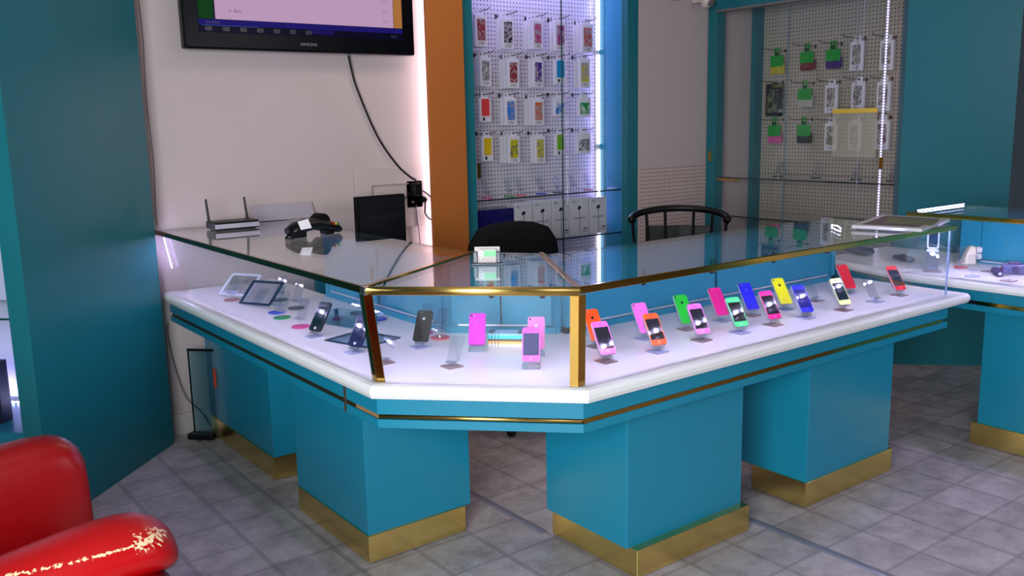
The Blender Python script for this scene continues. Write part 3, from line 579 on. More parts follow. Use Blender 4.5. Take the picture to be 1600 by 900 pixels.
for i, (px, cn, lab) in enumerate(((762, 'pink', 'pink based'), (797, 'green', 'green based'), (815, 'red', 'red based'), (847, 'blue', 'blue based'), (873, 'grey', 'grey based'), (898, 'clear', 'clear based'), (921, 'salmon', 'salmon based'), (958, 'clear', 'clear'))):
    q = aty(px, 300, 4.55); clear_stand(q.x, 4.56, 1.0025, cn, '%s stand on the upper glass shelf of the centre cabinet%s' % (lab, ', far right' if i == 7 else ''), 'small clear stands on the centre cabinet shelf', 1.0, 0.0)
for i, yy in enumerate((3.95, 3.65, 3.35, 3.1)):
    clear_stand(5.30, yy, 1.0505, 'grey', 'dim grey based clear stand on the right cabinet shelf, %s' % ['nearest the green post', 'second from the post', 'third from the post', 'nearest the light strip'][i], 'clear stands on the right cabinet shelf', 1.0, -PI/2)

# ------------------------------------------------------------------ phones and their square stands
PW, PL, PT = 0.0562, 0.1165, 0.0088
def fruit(sc):      # rounded mark with a bite and a leaf
    o = []
    for k in range(28):
        t = 2*PI*k/28; r = 1.0-0.10*max(0, math.cos(t-PI/2))**4-0.07*max(0, math.cos(t+PI/2))**6; x = r*math.cos(t); z = r*math.sin(t)*1.02
        dx, dz = x-1.12, z-0.15
        if math.hypot(dx, dz) < 0.50:
            a = math.atan2(dz, dx); x = 1.12+0.50*math.cos(a); z = 0.15+0.50*math.sin(a)
        o.append((x*sc, z*sc))
    return o, [((0.05+0.42*u-0.20*v)*sc, (1.12+0.42*u+0.20*v)*sc) for u, v in ((0, 0), (0.5, -0.5), (1, 0), (0.5, 0.5))]
def phone(loc, yaw, tilt, front, col, cn, label, band=(205, 205, 212), logo=(30, 26, 30), screen=(8, 8, 30), home=None, gl=0.1):
    t = thing('phone', label, 'phone', loc, (-tilt, 0, yaw), 'phones on show in the long counter')
    M = None if front else (Matrix.Translation((0, -PT, 0)) @ Matrix.Rotation(PI, 4, 'Z'))
    shell = P('shell_%s' % cn, col, 0.22, coat=0.3)
    build('band', MB().xz(rrect(PW, PL, 0.0085, 5), -PT+0.0012, -0.0012, M=M), P('band_%d%d%d' % band, band, 0.25, 0.4), t, world=False)
    build('front_plate', MB().xz(rrect(PW-0.001, PL-0.001, 0.008, 5, 0.0005), -PT, -PT+0.0011, M=M), shell, t, world=False)
    build('back_cover', MB().xz(rrect(PW-0.001, PL-0.001, 0.008, 5, 0.0005), -0.0011, 0, M=M), shell, t, world=False)
    if front:
        build('screen', MB().box(-0.0247, 0.0247, -PT-0.0004, -PT-0.00005, 0.0205, 0.0955), P('screen_%d%d%d' % screen, screen, 0.06, spec=1.0, coat=1.0), t, world=False)
        build('home_button', MB().lathe([(0.0052, 0), (0.0050, 0.0004)], 16, M=Matrix.Translation((0, -PT-0.00005, 0.0105)) @ Matrix.Rotation(PI/2, 4, 'X')), P('button_'+(home and 'w' or cn), home or tuple(min(255, v+30) for v in col), 0.3), t, world=False)
        build('earpiece', MB().xz(rrect(0.0105, 0.002, 0.0009, 2), -PT-0.0003, -PT-0.00005, dz=0.105), DK, t, world=False)
    else:
        a, lf = fruit(0.0056)
        build('emblem', MB().xz(a, -0.0003, -0.00005, M=None, dz=0.084).xz(lf, -0.0003, -0.00005, dz=0.084).add([], []), P('emblem_%d%d%d' % logo, logo, 0.2, 0.3), t, world=False)
        for ch in t.children:
            if ch.name.startswith('emblem'): ch.location.y = -PT
        build('camera', MB().lathe([(0.0036, 0), (0.0030, 0.0006)], 14, M=Matrix.Translation((-0.0195, -PT-0.00005, 0.1075)) @ Matrix.Rotation(PI/2, 4, 'X')), DK, t, world=False)
        build('flash', MB().lathe([(0.0016, 0), (0.0014, 0.0004)], 10, M=Matrix.Translation((-0.0125, -PT-0.00005, 0.1075)) @ Matrix.Rotation(PI/2, 4, 'X')), PACKW, t, world=False)
    return t
def pstand(x, y, yaw, tilt, base, label, block=False):
    t = thing('phone_stand', label, 'stand', (x, y, ZS+0.0004), (0, 0, yaw), 'clear phone stands in the long counter')
    bm_ = {'brown': SMOKE, 'grey': LAV, 'clear': CLEAR}[base]
    if block: build('base_block', MB().box(-0.028, 0.028, -0.012, 0.016, 0, 0.0135), glass('tinted_acrylic', (0.62, 0.62, 0.72), 0.10, 4.0), t, world=False, bevel=0.002)
    else:
        bp_ = build('base_plate', MB().box(-0.026, 0.026, -0.027, 0.027, 0, 0.003), bm_, t, world=False); bp_.rotation_euler = (0, 0, -yaw if yaw > -1 else -yaw-PI/2)
        build('stem', MB().box(-0.008, -0.004, -0.004, 0.004, 0.0031, 0.0145).box(0.004, 0.008, -0.004, 0.004, 0.0031, 0.0145), CLEAR, t, world=False)
    build('lip', MB().box(-0.018, 0.018, -0.014, 0.006, 0.0146, 0.0170), CLEAR, t, world=False)
    R_ = Matrix.Translation((0, 0.0065, 0.0171)) @ Matrix.Rotation(-tilt, 4, 'X')
    build('backrest', MB().xz(rrect(0.046, 0.085, 0.006, 3), 0.0, 0.0025, M=R_), CLEAR, t, world=False)
def show(px, py, yaw, tilt, base, front=None, col=None, cn=None, label=None, slabel=None, block=False, **k):
    p = atz(px, py, ZS); pstand(p.x, p.y, yaw, tilt, base, slabel, block)
    if col:
        o = Vector((0.009 if yaw == YR else 0, 0.0045, 0)); o.rotate(Euler((0, 0, yaw))); phone((p.x+o.x, p.y+o.y, ZS+0.0178), yaw, tilt, front, col, cn, label, **k)
PINK = (240, 110, 205); ORG = (255, 84, 14); GRN = (20, 190, 50); MAG = (226, 20, 130); BLU = (28, 30, 205); YEL = (232, 226, 20); RED = (220, 14, 40); MG2 = (216, 40, 190)
T = math.radians(37); YR = math.radians(-16)
def st(s): return '%s acrylic stand %s' % s
show(947, 565, YR, T, 'brown', True, PINK, 'pink', 'pink phone, screen out, frontmost beside the brass corner post', 'square brown based stand under the pink phone by the corner post', logo=(40, 30, 40))
show(932, 542, YR, T, 'brown', False, ORG, 'orange', 'orange phone showing its back, just behind the pink phone by the corner post', 'brown based stand under the orange backed phone')
show(1027, 550, YR, T, 'grey', True, ORG, 'orange', 'orange phone with dark screen standing out in front', 'grey based stand under the orange phone with its screen out')
show(1008, 530, YR, T, 'grey', False, PINK, 'pink', 'pink phone showing its back behind the orange screened phone', 'grey based stand under the pink backed phone', logo=(235, 140, 215))
show(1096, 532, YR, T, 'brown', True, PINK, 'pink', 'pink phone with lit reflections on its screen, in front of the green back', 'brown based stand under the pink phone before the green one')
show(1073, 515, YR, T, 'brown', False, GRN, 'green', 'green phone showing its back with a black mark', 'brown based stand under the green backed phone')
show(1156, 520, YR, T, 'grey', True, (70, 210, 120), 'mint', 'mint green phone with a black screen in the front row', 'grey based stand under the mint green phone', screen=(4, 4, 6))
show(1127, 502, YR, T, 'grey', False, MAG, 'magenta', 'magenta phone showing its back in the rear row', 'grey based stand under the magenta backed phone', logo=(235, 90, 160))
show(1208, 508, YR, T, 'brown', True, MAG, 'magenta', 'magenta phone with a dark screen before the yellow one', 'brown based stand under the magenta screened phone')
show(1174, 493, YR, T, 'brown', False, BLU, 'blue', 'royal blue phone showing its back in the rear row', 'brown based stand under the blue backed phone', logo=(110, 110, 235))
show(1259, 497, YR, T, 'grey', True, BLU, 'blue', 'royal blue phone with white glare across its screen', 'grey based stand under the blue screened phone', screen=(14, 14, 110))
show(1226, 484, YR, T, 'grey', False, YEL, 'yellow', 'yellow phone showing its back with a dark mark', 'grey based stand under the yellow backed phone')
show(1318, 485, YR, T, 'brown', True, (236, 236, 150), 'cream', 'pale yellow phone with a black screen in front of the red back', 'brown based stand under the pale yellow phone', screen=(4, 4, 30))
show(1327, 459, YR, T, 'grey', False, RED, 'red', 'red phone showing its back near the far end of the counter', 'grey based stand under the red backed phone', logo=(240, 70, 80))
show(1405, 461.5, YR, T, 'brown', True, RED, 'red', 'red phone with a grey screen nearest the end glass', 'brown based stand under the red phone by the end glass', screen=(26, 26, 44), band=(225, 215, 225))
show(1274, 470.5, YR, T, 'brown', slabel='empty brown based stand in the rear row right of the yellow phone')
show(1368, 471.5, YR, T, 'grey', slabel='empty clear stand near the red phone by the end glass')
show(492, 526, math.radians(-67), T, 'grey', True, (6, 6, 12), 'black', 'black phone with rows of light dots on its screen, on the left wing', 'grey based stand under the black phone on the left wing', band=(30, 30, 36), home=(200, 200, 205), screen=(6, 6, 14))
show(554, 551, math.radians(-65), T, 'grey', True, (10, 14, 60), 'navy', 'navy blue phone with a white button just left of the corner post', 'grey based stand under the navy phone', band=(30, 34, 80), home=(225, 225, 230), screen=(10, 14, 56))
show(657, 543, math.radians(-50), T, 'grey', False, (5, 5, 8), 'black', 'black backed phone with a pale mark, left side of the front corner case', 'grey based stand under the black backed phone', band=(30, 30, 36), logo=(200, 200, 205))
show(745, 549, math.radians(-40), T, 'clear', False, MG2, 'fuchsia', 'fuchsia phone showing its back in the front corner case', 'clear block stand under the fuchsia phone', True, band=(150, 30, 140), logo=(226, 90, 205))
show(830, 576, math.radians(-40), T, 'clear', True, (225, 90, 225), 'violet', 'violet pink phone with four light dots on its screen, right of the front corner case', 'clear block stand under the violet pink phone', True, screen=(50, 50, 90))
show(838, 556, math.radians(-40), T, 'clear', False, (248, 130, 195), 'rose', 'rose pink phone showing its back, behind the violet pink one', 'clear block stand under the rose pink phone', True, logo=(235, 235, 240))
show(706, 573, -PI/3, T, 'brown', slabel='empty brown based stand in the middle of the front corner case')
show(600, 567, -PI/3, T, 'brown', slabel='empty brown based stand just right of the leaning corner post')

# ------------------------------------------------------------------ framed glass panels (touch screens), flat frame, acrylic tray, case stack
def framed(name, loc, rot, w_, h_, col, cn, label):
    t = thing(name, label, 'panel', loc, rot)
    o_, i_ = rrect(w_, h_, 0.010, 4), rrect(w_-0.030, h_-0.024, 0.002, 4, 0.012); b = MB(); n = len(o_)
    for y in (0.0, 0.002):
        b.v += [(x, y, z) for x, z in o_]+[(x, y, z) for x, z in i_]
    for k in range(n):
        j = (k+1) % n
        b.f += [(k, j, n+j, n+k), (2*n+k, 3*n+k, 3*n+j, 2*n+j), (k, 2*n+k, 2*n+j, j), (n+k, n+j, 3*n+j, 3*n+k)]; b.m += [0]*4
    build('border', b, P('border_'+cn, col, 0.2), t, world=False)
    build('pane', MB().xz(i_, 0.0004, 0.0016), glass('panel_glass', (0.90, 0.92, 0.95), 0.10), t, world=False)
    return t
YW_ = math.radians(-62)
t = framed('touch_panel', (1.386, 3.674, ZS+0.012), (math.radians(-51), 0, YW_), 0.172, 0.135, (12, 12, 50), 'black', 'black framed glass touch panel propped up in the left wing')
build('prop', MB().xz(rrect(0.05, 0.10, 0.006, 3), 0.003, 0.006), CLEAR, t, world=False)
t = framed('touch_panel', (1.398, 3.960, ZS+0.012), (math.radians(-53), 0, YW_), 0.172, 0.135, (225, 225, 240), 'white', 'white framed glass touch panel leaning behind the black framed one')
build('prop', MB().xz(rrect(0.05, 0.10, 0.006, 3), 0.003, 0.006), CLEAR, t, world=False)
a = math.radians(17); t = framed('touch_panel', (1.405+0.13, 2.745, ZS+0.0004), (-PI/2, 0, a), 0.18, 0.215, (10, 14, 50), 'navy', 'black framed glass touch panel lying flat behind the corner post')
t.location = (1.49, 2.735, ZS+0.0025)
t = thing('acrylic_tray', 'clear greenish tray with a small black connector behind the black phone', 'tray', (1.538, 3.10, ZS+0.0005), (0, 0, math.radians(-75)))
build('tray', MB().box(-0.11, 0.11, -0.05, 0.05, 0, 0.005).box(-0.11, 0.11, -0.05, -0.046, 0.005, 0.045).box(-0.11, 0.11, 0.046, 0.05, 0.005, 0.045).box(-0.11, -0.106, -0.046, 0.046, 0.005, 0.045).box(0.106, 0.11, -0.046, 0.046, 0.005, 0.045), glass('greenish_acrylic', (0.72, 0.86, 0.90), 0.08), t, world=False)
build('connector', MB().box(-0.075, -0.063, -0.006, 0.006, 0.0051, 0.052).box(-0.085, -0.055, -0.008, 0.008, 0.0051, 0.016), P('navy_plastic', (14, 16, 60), 0.3), t, world=False, bevel=0.001, seg=1)
zz = ZS+0.0005; q = atz(790, 541, ZS)
for i, (col, cn, hh) in enumerate((((245, 225, 235), 'white', 0.009), ((255, 190, 110), 'light orange', 0.010), ((96, 50, 14), 'brown', 0.008), ((60, 215, 225), 'turquoise', 0.012), ((150, 195, 225), 'pale blue', 0.007))):
    t = thing('phone_bumper', '%s boxed bumper, %s the stack in the front corner case' % (cn, ['bottom of', 'second from bottom of', 'in the middle of', 'second from top of', 'on top of'][i]), 'box', (q.x+0.015, q.y+0.015, zz), (0, 0, -PI/4), 'stacked bumper boxes')
    build('case', MB().xz(rrect(0.118, hh-0.0005, 0.003, 3), -0.03, 0.03), P('bumper_'+cn.replace(' ', '_'), col, 0.3), t, world=False)
    build('slots', MB().box(-0.047, -0.044, -0.0306, -0.03, 0.001, hh-0.002).box(-0.036, -0.033, -0.0306, -0.03, 0.001, hh-0.002).box(-0.025, -0.022, -0.0306, -0.03, 0.001, hh-0.002), DK, t, world=False)
    if i == 4: build('end_caps', MB().box(-0.058, -0.040, -0.028, 0.028, hh, hh+0.001).box(0.042, 0.058, -0.028, 0.028, hh, hh+0.001), P('navy_plastic', (14, 16, 60), 0.3), t, world=False)
    zz += hh

# ------------------------------------------------------------------ things on the glass top
z0 = ZT+0.0006
a = atz(337, 362, z0); c = atz(405, 356, z0)
t = thing('wifi_router', 'flat black and silver router with two upright aerials on the left glass top', 'router', ((a.x+c.x)/2, a.y+0.06, z0))
build('body', MB().box(-0.105, 0.105, -0.06, 0.06, 0.004, 0.040), BLACK, t, world=False, bevel=0.006)
build('front_band', MB().box(-0.103, 0.103, -0.0625, -0.0603, 0.010, 0.030), P('silver_plastic', (196, 186, 196), 0.3, 0.3), t, world=False)
build('foot', MB().box(-0.09, 0.09, -0.045, 0.045, 0, 0.0038), MATTE, t, world=False)
for sx in (-1, 1):
    an = build('aerial', MB().tube([(0, 0, 0), (0, 0, 0.03), (0.0, 0, 0.10)], [0.007, 0.006, 0.005], 10), BLACK, t, world=False); an.location = (sx*0.088-(0.006 if sx < 0 else 0), 0.045, 0.0405); an.rotation_euler = (0, math.radians(-4 if sx < 0 else -5), 0)
p = atz(490, 368, z0)
t = thing('card_terminal', 'black handheld card terminal with white label lying on the left glass top', 'card terminal', (p.x, p.y, z0), (0, 0, math.radians(8)))
prof = [(-0.118, 0.012, 0.045, 0.038), (-0.09, 0.014, 0.064, 0.046), (-0.04, 0.020, 0.076, 0.048), (0.01, 0.028, 0.072, 0.044), (0.06, 0.016, 0.060, 0.042), (0.10, 0.006, 0.052, 0.042), (0.125, 0.002, 0.036, 0.034)]
rg = []
for x, zl, zh, hw in prof: rg.append([(x, hw*math.cos(k*PI/6), (zl+zh)/2+(zh-zl)/2*math.sin(k*PI/6)) for k in range(12)])
build('body', MB().loft(rg), BLACK, t, world=False, shade=True)
build('paper_roll_cover', MB().lathe([(0.034, -0.03), (0.038, -0.024), (0.038, 0.024), (0.034, 0.03)], 20, M=Matrix.Translation((0.055, 0.03, 0.052)) @ Matrix.Rotation(PI/2, 4, 'X')), MATTE, t, world=False, shade=False)
build('label_sticker', MB().slab([(-0.092, -0.0520, 0.036), (-0.042, -0.0550, 0.040), (-0.042, -0.0310, 0.0765), (-0.092, -0.0290, 0.0690)], 0.0012), P('sticker_white', (240, 232, 236), 0.5), t, world=False)
build('keypad', MB().box(0.070, 0.082, -0.042, -0.030, 0.042, 0.052).box(0.084, 0.094, -0.0415, -0.0295, 0.041, 0.051, 1).box(0.096, 0.105, -0.041, -0.029, 0.039, 0.049, 2), [P('red_key', (150, 20, 24), 0.4), P('yellow_key', (190, 170, 40), 0.4), P('green_key', (10, 120, 20), 0.4)], t, world=False)
build('foot', MB().box(-0.10, -0.05, -0.03, 0.03, 0.0, 0.028), BLACK, t, world=False, bevel=0.004); build('foot', MB().box(0.05, 0.095, -0.02, 0.03, 0.0, 0.026), BLACK, t, world=False, bevel=0.004)
build('cable', MB().tube(smooth([(-0.11, 0.0, 0.02), (-0.135, -0.01, 0.008), (-0.15, -0.03, 0.005), (-0.13, -0.045, 0.005), (-0.11, -0.035, 0.008)]), 0.005), BLACK, t, world=False)
p = atz(761, 413, z0)
t = thing('card_holder', 'small dark card holder with a green and white card, on the front corner glass', 'card holder', (p.x, p.y, z0), (0, 0, math.radians(-40)))
build('holder', MB().box(-0.050, 0.050, -0.016, 0.030, 0, 0.006).box(-0.044, 0.044, 0.010, 0.016, 0.006, 0.040).box(-0.044, -0.030, -0.008, 0.010, 0.006, 0.042).box(0.032, 0.044, -0.008, 0.010, 0.006, 0.042), P('dark_plum_plastic', (44, 36, 48), 0.3), t, world=False, bevel=0.0015, seg=1)
cd = build('card', MB().box(-0.0415, 0.0415, 0.0165, 0.0185, 0.0065, 0.056).box(-0.029, 0.031, -0.004, -0.002, 0.0065, 0.050), P('pinkish_card', (205, 185, 180), 0.4), t, world=False)
build('green_panel', MB().box(-0.010, 0.030, -0.0046, -0.0041, 0.026, 0.046), P('mint_print', (130, 225, 140), 0.4, emit=(120, 220, 130), es=0.0), t, world=False)
lettering('9', 0.042, t, at(-0.018, -0.0050, 0.029), P('white_print', (232, 245, 232), 0.4))
lettering('1', 0.012, t, at(0.024, -0.0050, 0.018), P('white_print', (232, 245, 232), 0.4))
zc = 1.0034
cor = [atz(1330, 357, zc), atz(1440, 363, zc), atz(1484, 347, zc), atz(1378, 340, zc)]
t = thing('photo_frame', 'white edged flat tablet lying on the far end of the counter top', 'tablet', (cor[0].x, cor[0].y, zc))
q2 = [(c_.x, c_.y) for c_ in cor]; cx = sum(a_[0] for a_ in q2)/4; cy = sum(a_[1] for a_ in q2)/4
ins = lambda k: [(cx+(x-cx)*k, cy+(y-cy)*k) for x, y in q2]
build('body', MB().prism(q2, zc, zc+0.014), P('white_plastic', (222, 214, 220), 0.3), t, bevel=0.003)
build('screen', MB().prism(ins(0.80), zc+0.0142, zc+0.0150), P('grey_screen', (120, 106, 100), 0.45, spec=0.2), t)
build('picture', MB().prism([(cx+(x-cx)*0.45+0.02, cy+(y-cy)*0.72-0.03) for x, y in q2], zc+0.0151, zc+0.0156), P('olive_print', (140, 136, 100), 0.45, spec=0.2), t)

# ------------------------------------------------------------------ things on the second counter
def pin(px, py, z=Z2+0.0005): p = atz(px, py, z); return p
p = pin(1456, 424); t = thing('flip_phone_stand', 'clear folded flip phone stand just inside the second counter', 'stand', (p.x, p.y, p.z), (0, 0, math.radians(-60)))
build('base_plate', MB().box(-0.04, 0.04, -0.03, 0.03, 0, 0.003), SMOKE, t, world=False)
ice = glass('icy_acrylic', (0.80, 0.84, 1.0), 0.16, 2.5)
R_ = Matrix.Translation((0, 0, 0.004)) @ Matrix.Rotation(math.radians(-30), 4, 'X')
build('leg', MB().xz(rrect(0.05, 0.09, 0.008, 3), 0, 0.006, M=R_), ice, t, world=False)
build('hinge', MB().tube([(-0.026, 0.05, 0.088), (0.026, 0.05, 0.088)], 0.007, 10), P('pale_hinge', (200, 205, 235), 0.2), t, world=False)
o_, i_ = rrect(0.052, 0.095, 0.012, 4), rrect(0.038, 0.080, 0.008, 4, 0.008); n = len(o_); b = MB()
R_ = Matrix.Translation((0, 0.05, 0.097)) @ Matrix.Rotation(math.radians(-12), 4, 'X')
for y in (0, 0.008): b.v += [tuple(R_ @ Vector((x, y, z))) for x, z in o_]+[tuple(R_ @ Vector((x, y, z))) for x, z in i_]
for k in range(n):
    j = (k+1) % n; b.f += [(k, j, n+j, n+k), (2*n+k, 3*n+k, 3*n+j, 2*n+j), (k, 2*n+k, 2*n+j, j), (n+k, n+j, 3*n+j, 3*n+k)]; b.m += [0]*4
build('rim', b, P('pale_rim', (185, 195, 240), 0.2), t, world=False)
build('screen', MB().xz(i_, 0.003, 0.005, M=R_), glass('blue_film', (0.35, 0.42, 0.85), 0.08), t, world=False)
p = pin(1503, 411)+Vector((0.01, -0.035, 0)); t = thing('phone_holder', 'cream moulded phone holder with two round cups, at the left end of the second counter', 'holder', (p.x, p.y, p.z), (0, 0, math.radians(-50)))
crm = P('cream_plastic', (226, 214, 190), 0.4)
build('wedge', MB().loft([[(-0.045, -0.03, 0), (0.02, -0.03, 0), (0.02, 0.03, 0), (-0.045, 0.03, 0)], [(-0.012, -0.022, 0.085), (0.018, -0.022, 0.085), (0.018, 0.022, 0.085), (-0.012, 0.022, 0.085)]]), crm, t, world=False, bevel=0.006)
for zz in (0.036, 0.068): build('cup', MB().lathe([(0.012, 0), (0.015, 0.004), (0.015, 0.022), (0.011, 0.026)], 16, M=Matrix.Translation((0.021, 0, zz)) @ Matrix.Rotation(PI/2, 4, 'Y')), P('white_plastic', (222, 214, 220), 0.3), t, world=False)
clear_stand(*pin(1501, 418), 'red', 'red based clear stand before the cream holder on the second counter', 'clear stands on the second counter', 0.9)
clear_stand(*pin(1519, 432), 'clear', 'colourless clear stand near the front glass of the second counter', 'clear stands on the second counter', 0.9)
clear_stand(*pin(1580, 402), 'clear', 'colourless clear stand by the rear door of the second counter', 'clear stands on the second counter', 0.9)
for px, py, lab in ((1545, 424, 'empty brown plate behind the toy camera on the second counter'), (1576, 439, 'empty brown plate in front on the second counter')):
    p = pin(px, py); t = tag(build('base_plate', MB().box(p.x-0.026, p.x+0.026, p.y-0.026, p.y+0.026, p.z, p.z+0.003), SMOKE, origin=(p.x, p.y, p.z)), lab, 'stand', 'empty plates on the second counter')
p = pin(1557, 431); t = thing('mini_camera', 'small dark purple camcorder with a red side lying in the second counter', 'camera', (p.x, p.y, p.z), (0, 0, math.radians(40)))
pur = P('dark_purple_plastic', (52, 30, 84), 0.3)
build('body', MB().loft([[(x, 0.017*math.cos(k*PI/6), 0.020+0.017*math.sin(k*PI/6)) for k in range(12)] for x in (-0.02, 0.012, 0.035)]), pur, t, world=False, bevel=0.003)
build('side_panel', MB().box(-0.012, 0.03, -0.021, -0.0175, 0.008, 0.034), P('dark_red_plastic', (120, 30, 50), 0.3), t, world=False, bevel=0.003)
build('lens', MB().lathe([(0.014, 0), (0.014, 0.025), (0.010, 0.030)], 16, M=Matrix.Translation((-0.0205, 0, 0.017)) @ Matrix.Rotation(-PI/2, 4, 'Y')), pur, t, world=False)
build('lens_glass', MB().lathe([(0.007, 0), (0.006, 0.001)], 14, M=Matrix.Translation((-0.0508, 0, 0.017)) @ Matrix.Rotation(-PI/2, 4, 'Y')), P('pale_lens', (210, 210, 230), 0.1), t, world=False)
p = pin(1582, 428); t = thing('mini_camera', 'grey violet boxy camera beside the camcorder, cut by the right edge', 'camera', (p.x, p.y, p.z), (0, 0, math.radians(-60)))
gv = P('grey_violet_plastic', (84, 78, 130), 0.35)
build('body', MB().box(-0.045, 0.045, -0.018, 0.018, 0, 0.045), gv, t, world=False, bevel=0.006)
build('top_hump', MB().box(-0.02, 0.03, -0.014, 0.014, 0.0452, 0.058), P('dark_purple_plastic', (52, 30, 84), 0.3), t, world=False, bevel=0.004)
build('lens', MB().lathe([(0.016, 0), (0.015, 0.012)], 18, M=Matrix.Translation((0.01, -0.0182, 0.022)) @ Matrix.Rotation(PI/2, 4, 'X')), P('dark_purple_plastic', (52, 30, 84), 0.3), t, world=False)
for px, py, lab, s_ in ((1332, 399, 'dark pouch lying on the far white ledge of the second counter', 1.0), (1400, 410, 'dark rounded gadget on the white ledge beside the end glass', 0.7)):
    p = pin(px, py); t = thing('dark_gadget', lab, 'gadget', (p.x+0.06, p.y, p.z), (0, 0, math.radians(70)), 'dark gadgets on the far ledge')
    build('body', MB().loft([[(x*s_, 0.04*s_*wv*math.cos(k*PI/6), 0.022*s_+0.022*s_*wv*math.sin(k*PI/6)) for k in range(12)] for x, wv in ((-0.10, 0.4), (-0.08, 0.85), (0, 1), (0.07, 0.8), (0.09, 0.35))]), P('midnight_plastic', (20, 16, 56), 0.35), t, world=False, shade=True)
    build('clip', MB().box(-0.02*s_, 0.02*s_, -0.006, 0.006, 0.0445*s_, 0.05*s_), BLACK, t, world=False)

# ------------------------------------------------------------------ television and wall things
t = thing('television', 'black flat television mounted high on the back wall showing a pale page', 'television', (1.975, 4.25, 1.816))
TW, TH = 1.21, 0.72
build('bezel', MB().box(-TW/2, TW/2, 0.0, 0.055, 0, TH), P('gloss_black', (6, 5, 8), 0.25, spec=0.15), t, world=False, bevel=0.010, seg=3)
build('back_housing', MB().box(-0.45, 0.45, 0.0555, 0.098, 0.08, TH-0.1), MATTE, t, world=False, bevel=0.01)
sc = build('screen', MB().box(-0.535, 0.535, -0.0022, -0.0002, 0.075, TH-0.05), P('screen_dark', (3, 3, 12), 0.3, spec=0.1, emit=(6, 4, 34), es=0.6), t, world=False)
def sp_(name, x0, x1, z0_, z1_, col, es): return build(name, MB().box(x0, x1, -0.0032, -0.0024, z0_, z1_), P('tv_'+name, (5, 5, 5), 0.4, spec=0.1, emit=col, es=es), t, world=False)
for nm, args in (('page', (-0.455, 0.478, 0.135, TH-0.06, (196, 160, 196), 0.85)), ('green_margin', (-0.533, -0.462, 0.135, TH-0.06, (6, 60, 20), 0.8)), ('orange_margin', (0.480, 0.530, 0.135, TH-0.06, (176, 116, 60), 0.85)), ('window_bar', (-0.533, 0.530, 0.108, 0.133, (26, 16, 110), 0.8)), ('blue_line', (-0.52, -0.25, 0.106, 0.1075, (60, 100, 190), 0.8)), ('window_glow', (0.0, 0.14, 0.088, 0.106, (20, 10, 90), 0.8))):
    o = sp_(nm, *args); o.parent = sc
ink = P('tv_ink', (5, 5, 5), 0.3, emit=(90, 60, 100), es=0.6); ico = P('tv_icons', (5, 5, 5), 0.3, emit=(70, 70, 90), es=0.7)
o = lettering('o  Start', 0.020, sc, at(-0.36, -0.0036, 0.175), ink)
o = lettering('Searching', 0.016, sc, at(-0.47, -0.0036, 0.120), ico)
for k in range(7):
    build('icon', MB().xz(rrect(0.034, 0.020, 0.006, 2), -0.0036, -0.0026, dx=-0.49+k*0.082, dz=0.082), P('tv_icon_dim', (5, 5, 5), 0.3, emit=(44, 44, 60), es=0.5), sc, world=False)
lettering('12:11', 0.020, sc, at(0.48, -0.0036, 0.092), ico)
for zz in (0.165, 0.215, 0.265): lettering('=  o', 0.016, sc, at(0.43, -0.0036, zz), ink)
lettering('SAMSUNG', 0.019, t, at(0.0, -0.0006, 0.036), P('silver_letters', (150, 140, 150), 0.4))
build('wall_mount', MB().box(-0.2, 0.2, 0.0985, 0.1, 0.2, 0.5), BLACK, t, world=False)
cord = smooth([(2.226, 4.325, 1.812), (2.240, 4.330, 1.75), (2.271, 4.332, 1.641), (2.371, 4.332, 1.409), (2.479, 4.330, 1.252), (2.560, 4.320, 1.175), (2.589, 4.312, 1.158)])
tag(build('television_cable', MB().tube(cord, 0.006, 8), BLACK), 'black cord curving down the wall from the television to the adapter', 'cable')
so = thing('wall_socket', 'pale double wall socket with switch behind the black adapter', 'socket', (2.60, 4.345, 1.08)); 
build('plate', MB().xz(rrect(0.10, 0.145, 0.006, 3), 4.338, 4.349, dx=2.595, dz=1.005), P('socket_plate', (208, 190, 190), 0.4), so)
build('rocker', MB().box(2.573, 2.590, 4.335, 4.338, 1.030, 1.040), P('grey_rocker', (120, 110, 116), 0.4), so)
ad = thing('power_adapter', 'black square power adapter plugged into the top of the wall socket', 'adapter', (2.590, 4.32, 1.11))
build('body', MB().box(2.563, 2.617, 4.285, 4.337, 1.070, 1.142), BLACK, ad, bevel=0.008)
build('strain_relief', MB().box(2.585, 2.597, 4.30, 4.322, 1.142, 1.154), BLACK, ad, bevel=0.003)
build('lead', MB().tube(smooth([(2.612, 4.315, 1.100), (2.655, 4.325, 1.085), (2.72, 4.335, 1.03), (2.75, 4.335, 0.95)]), 0.005), BLACK, ad)
build('lead', MB().tube(smooth([(2.566, 4.31, 1.10), (2.54, 4.33, 1.07), (2.48, 4.335, 1.01)]), 0.003), BLACK, ad)
pl = thing('power_plug', 'black rounded plug in the lower socket, its cable looping behind the orange board', 'plug', (2.630, 4.32, 1.045))
build('body', MB().lathe([(0.017, 0), (0.019, 0.006), (0.017, 0.03), (0.008, 0.044)], 14, M=Matrix.Translation((2.639, 4.336, 1.046)) @ Matrix.Rotation(PI/2, 4, 'X')), BLACK, pl)
build('lead', MB().tube(smooth([(2.639, 4.30, 1.040), (2.640, 4.305, 1.01), (2.65, 4.32, 0.965), (2.69, 4.33, 0.93), (2.75, 4.335, 0.92)]), 0.005), BLACK, pl)
tag(build('wall_plate', MB().box(2.231, 2.66, 4.338, 4.3495, 0.9, 1.228), P('painted_wall', (196, 176, 172), 0.75), bevel=0.004), 'pale raised access panel on the wall around the socket', 'panel')
tag(build('wire_trunking', MB().box(2.329, 2.555, 4.331, 4.3378, 1.135, 1.141).box(2.329, 2.334, 4.331, 4.3378, 1.02, 1.135), P('dusky_trunking', (160, 132, 132), 0.6)), 'thin pinkish cable trunking running left from the socket', 'trunking')
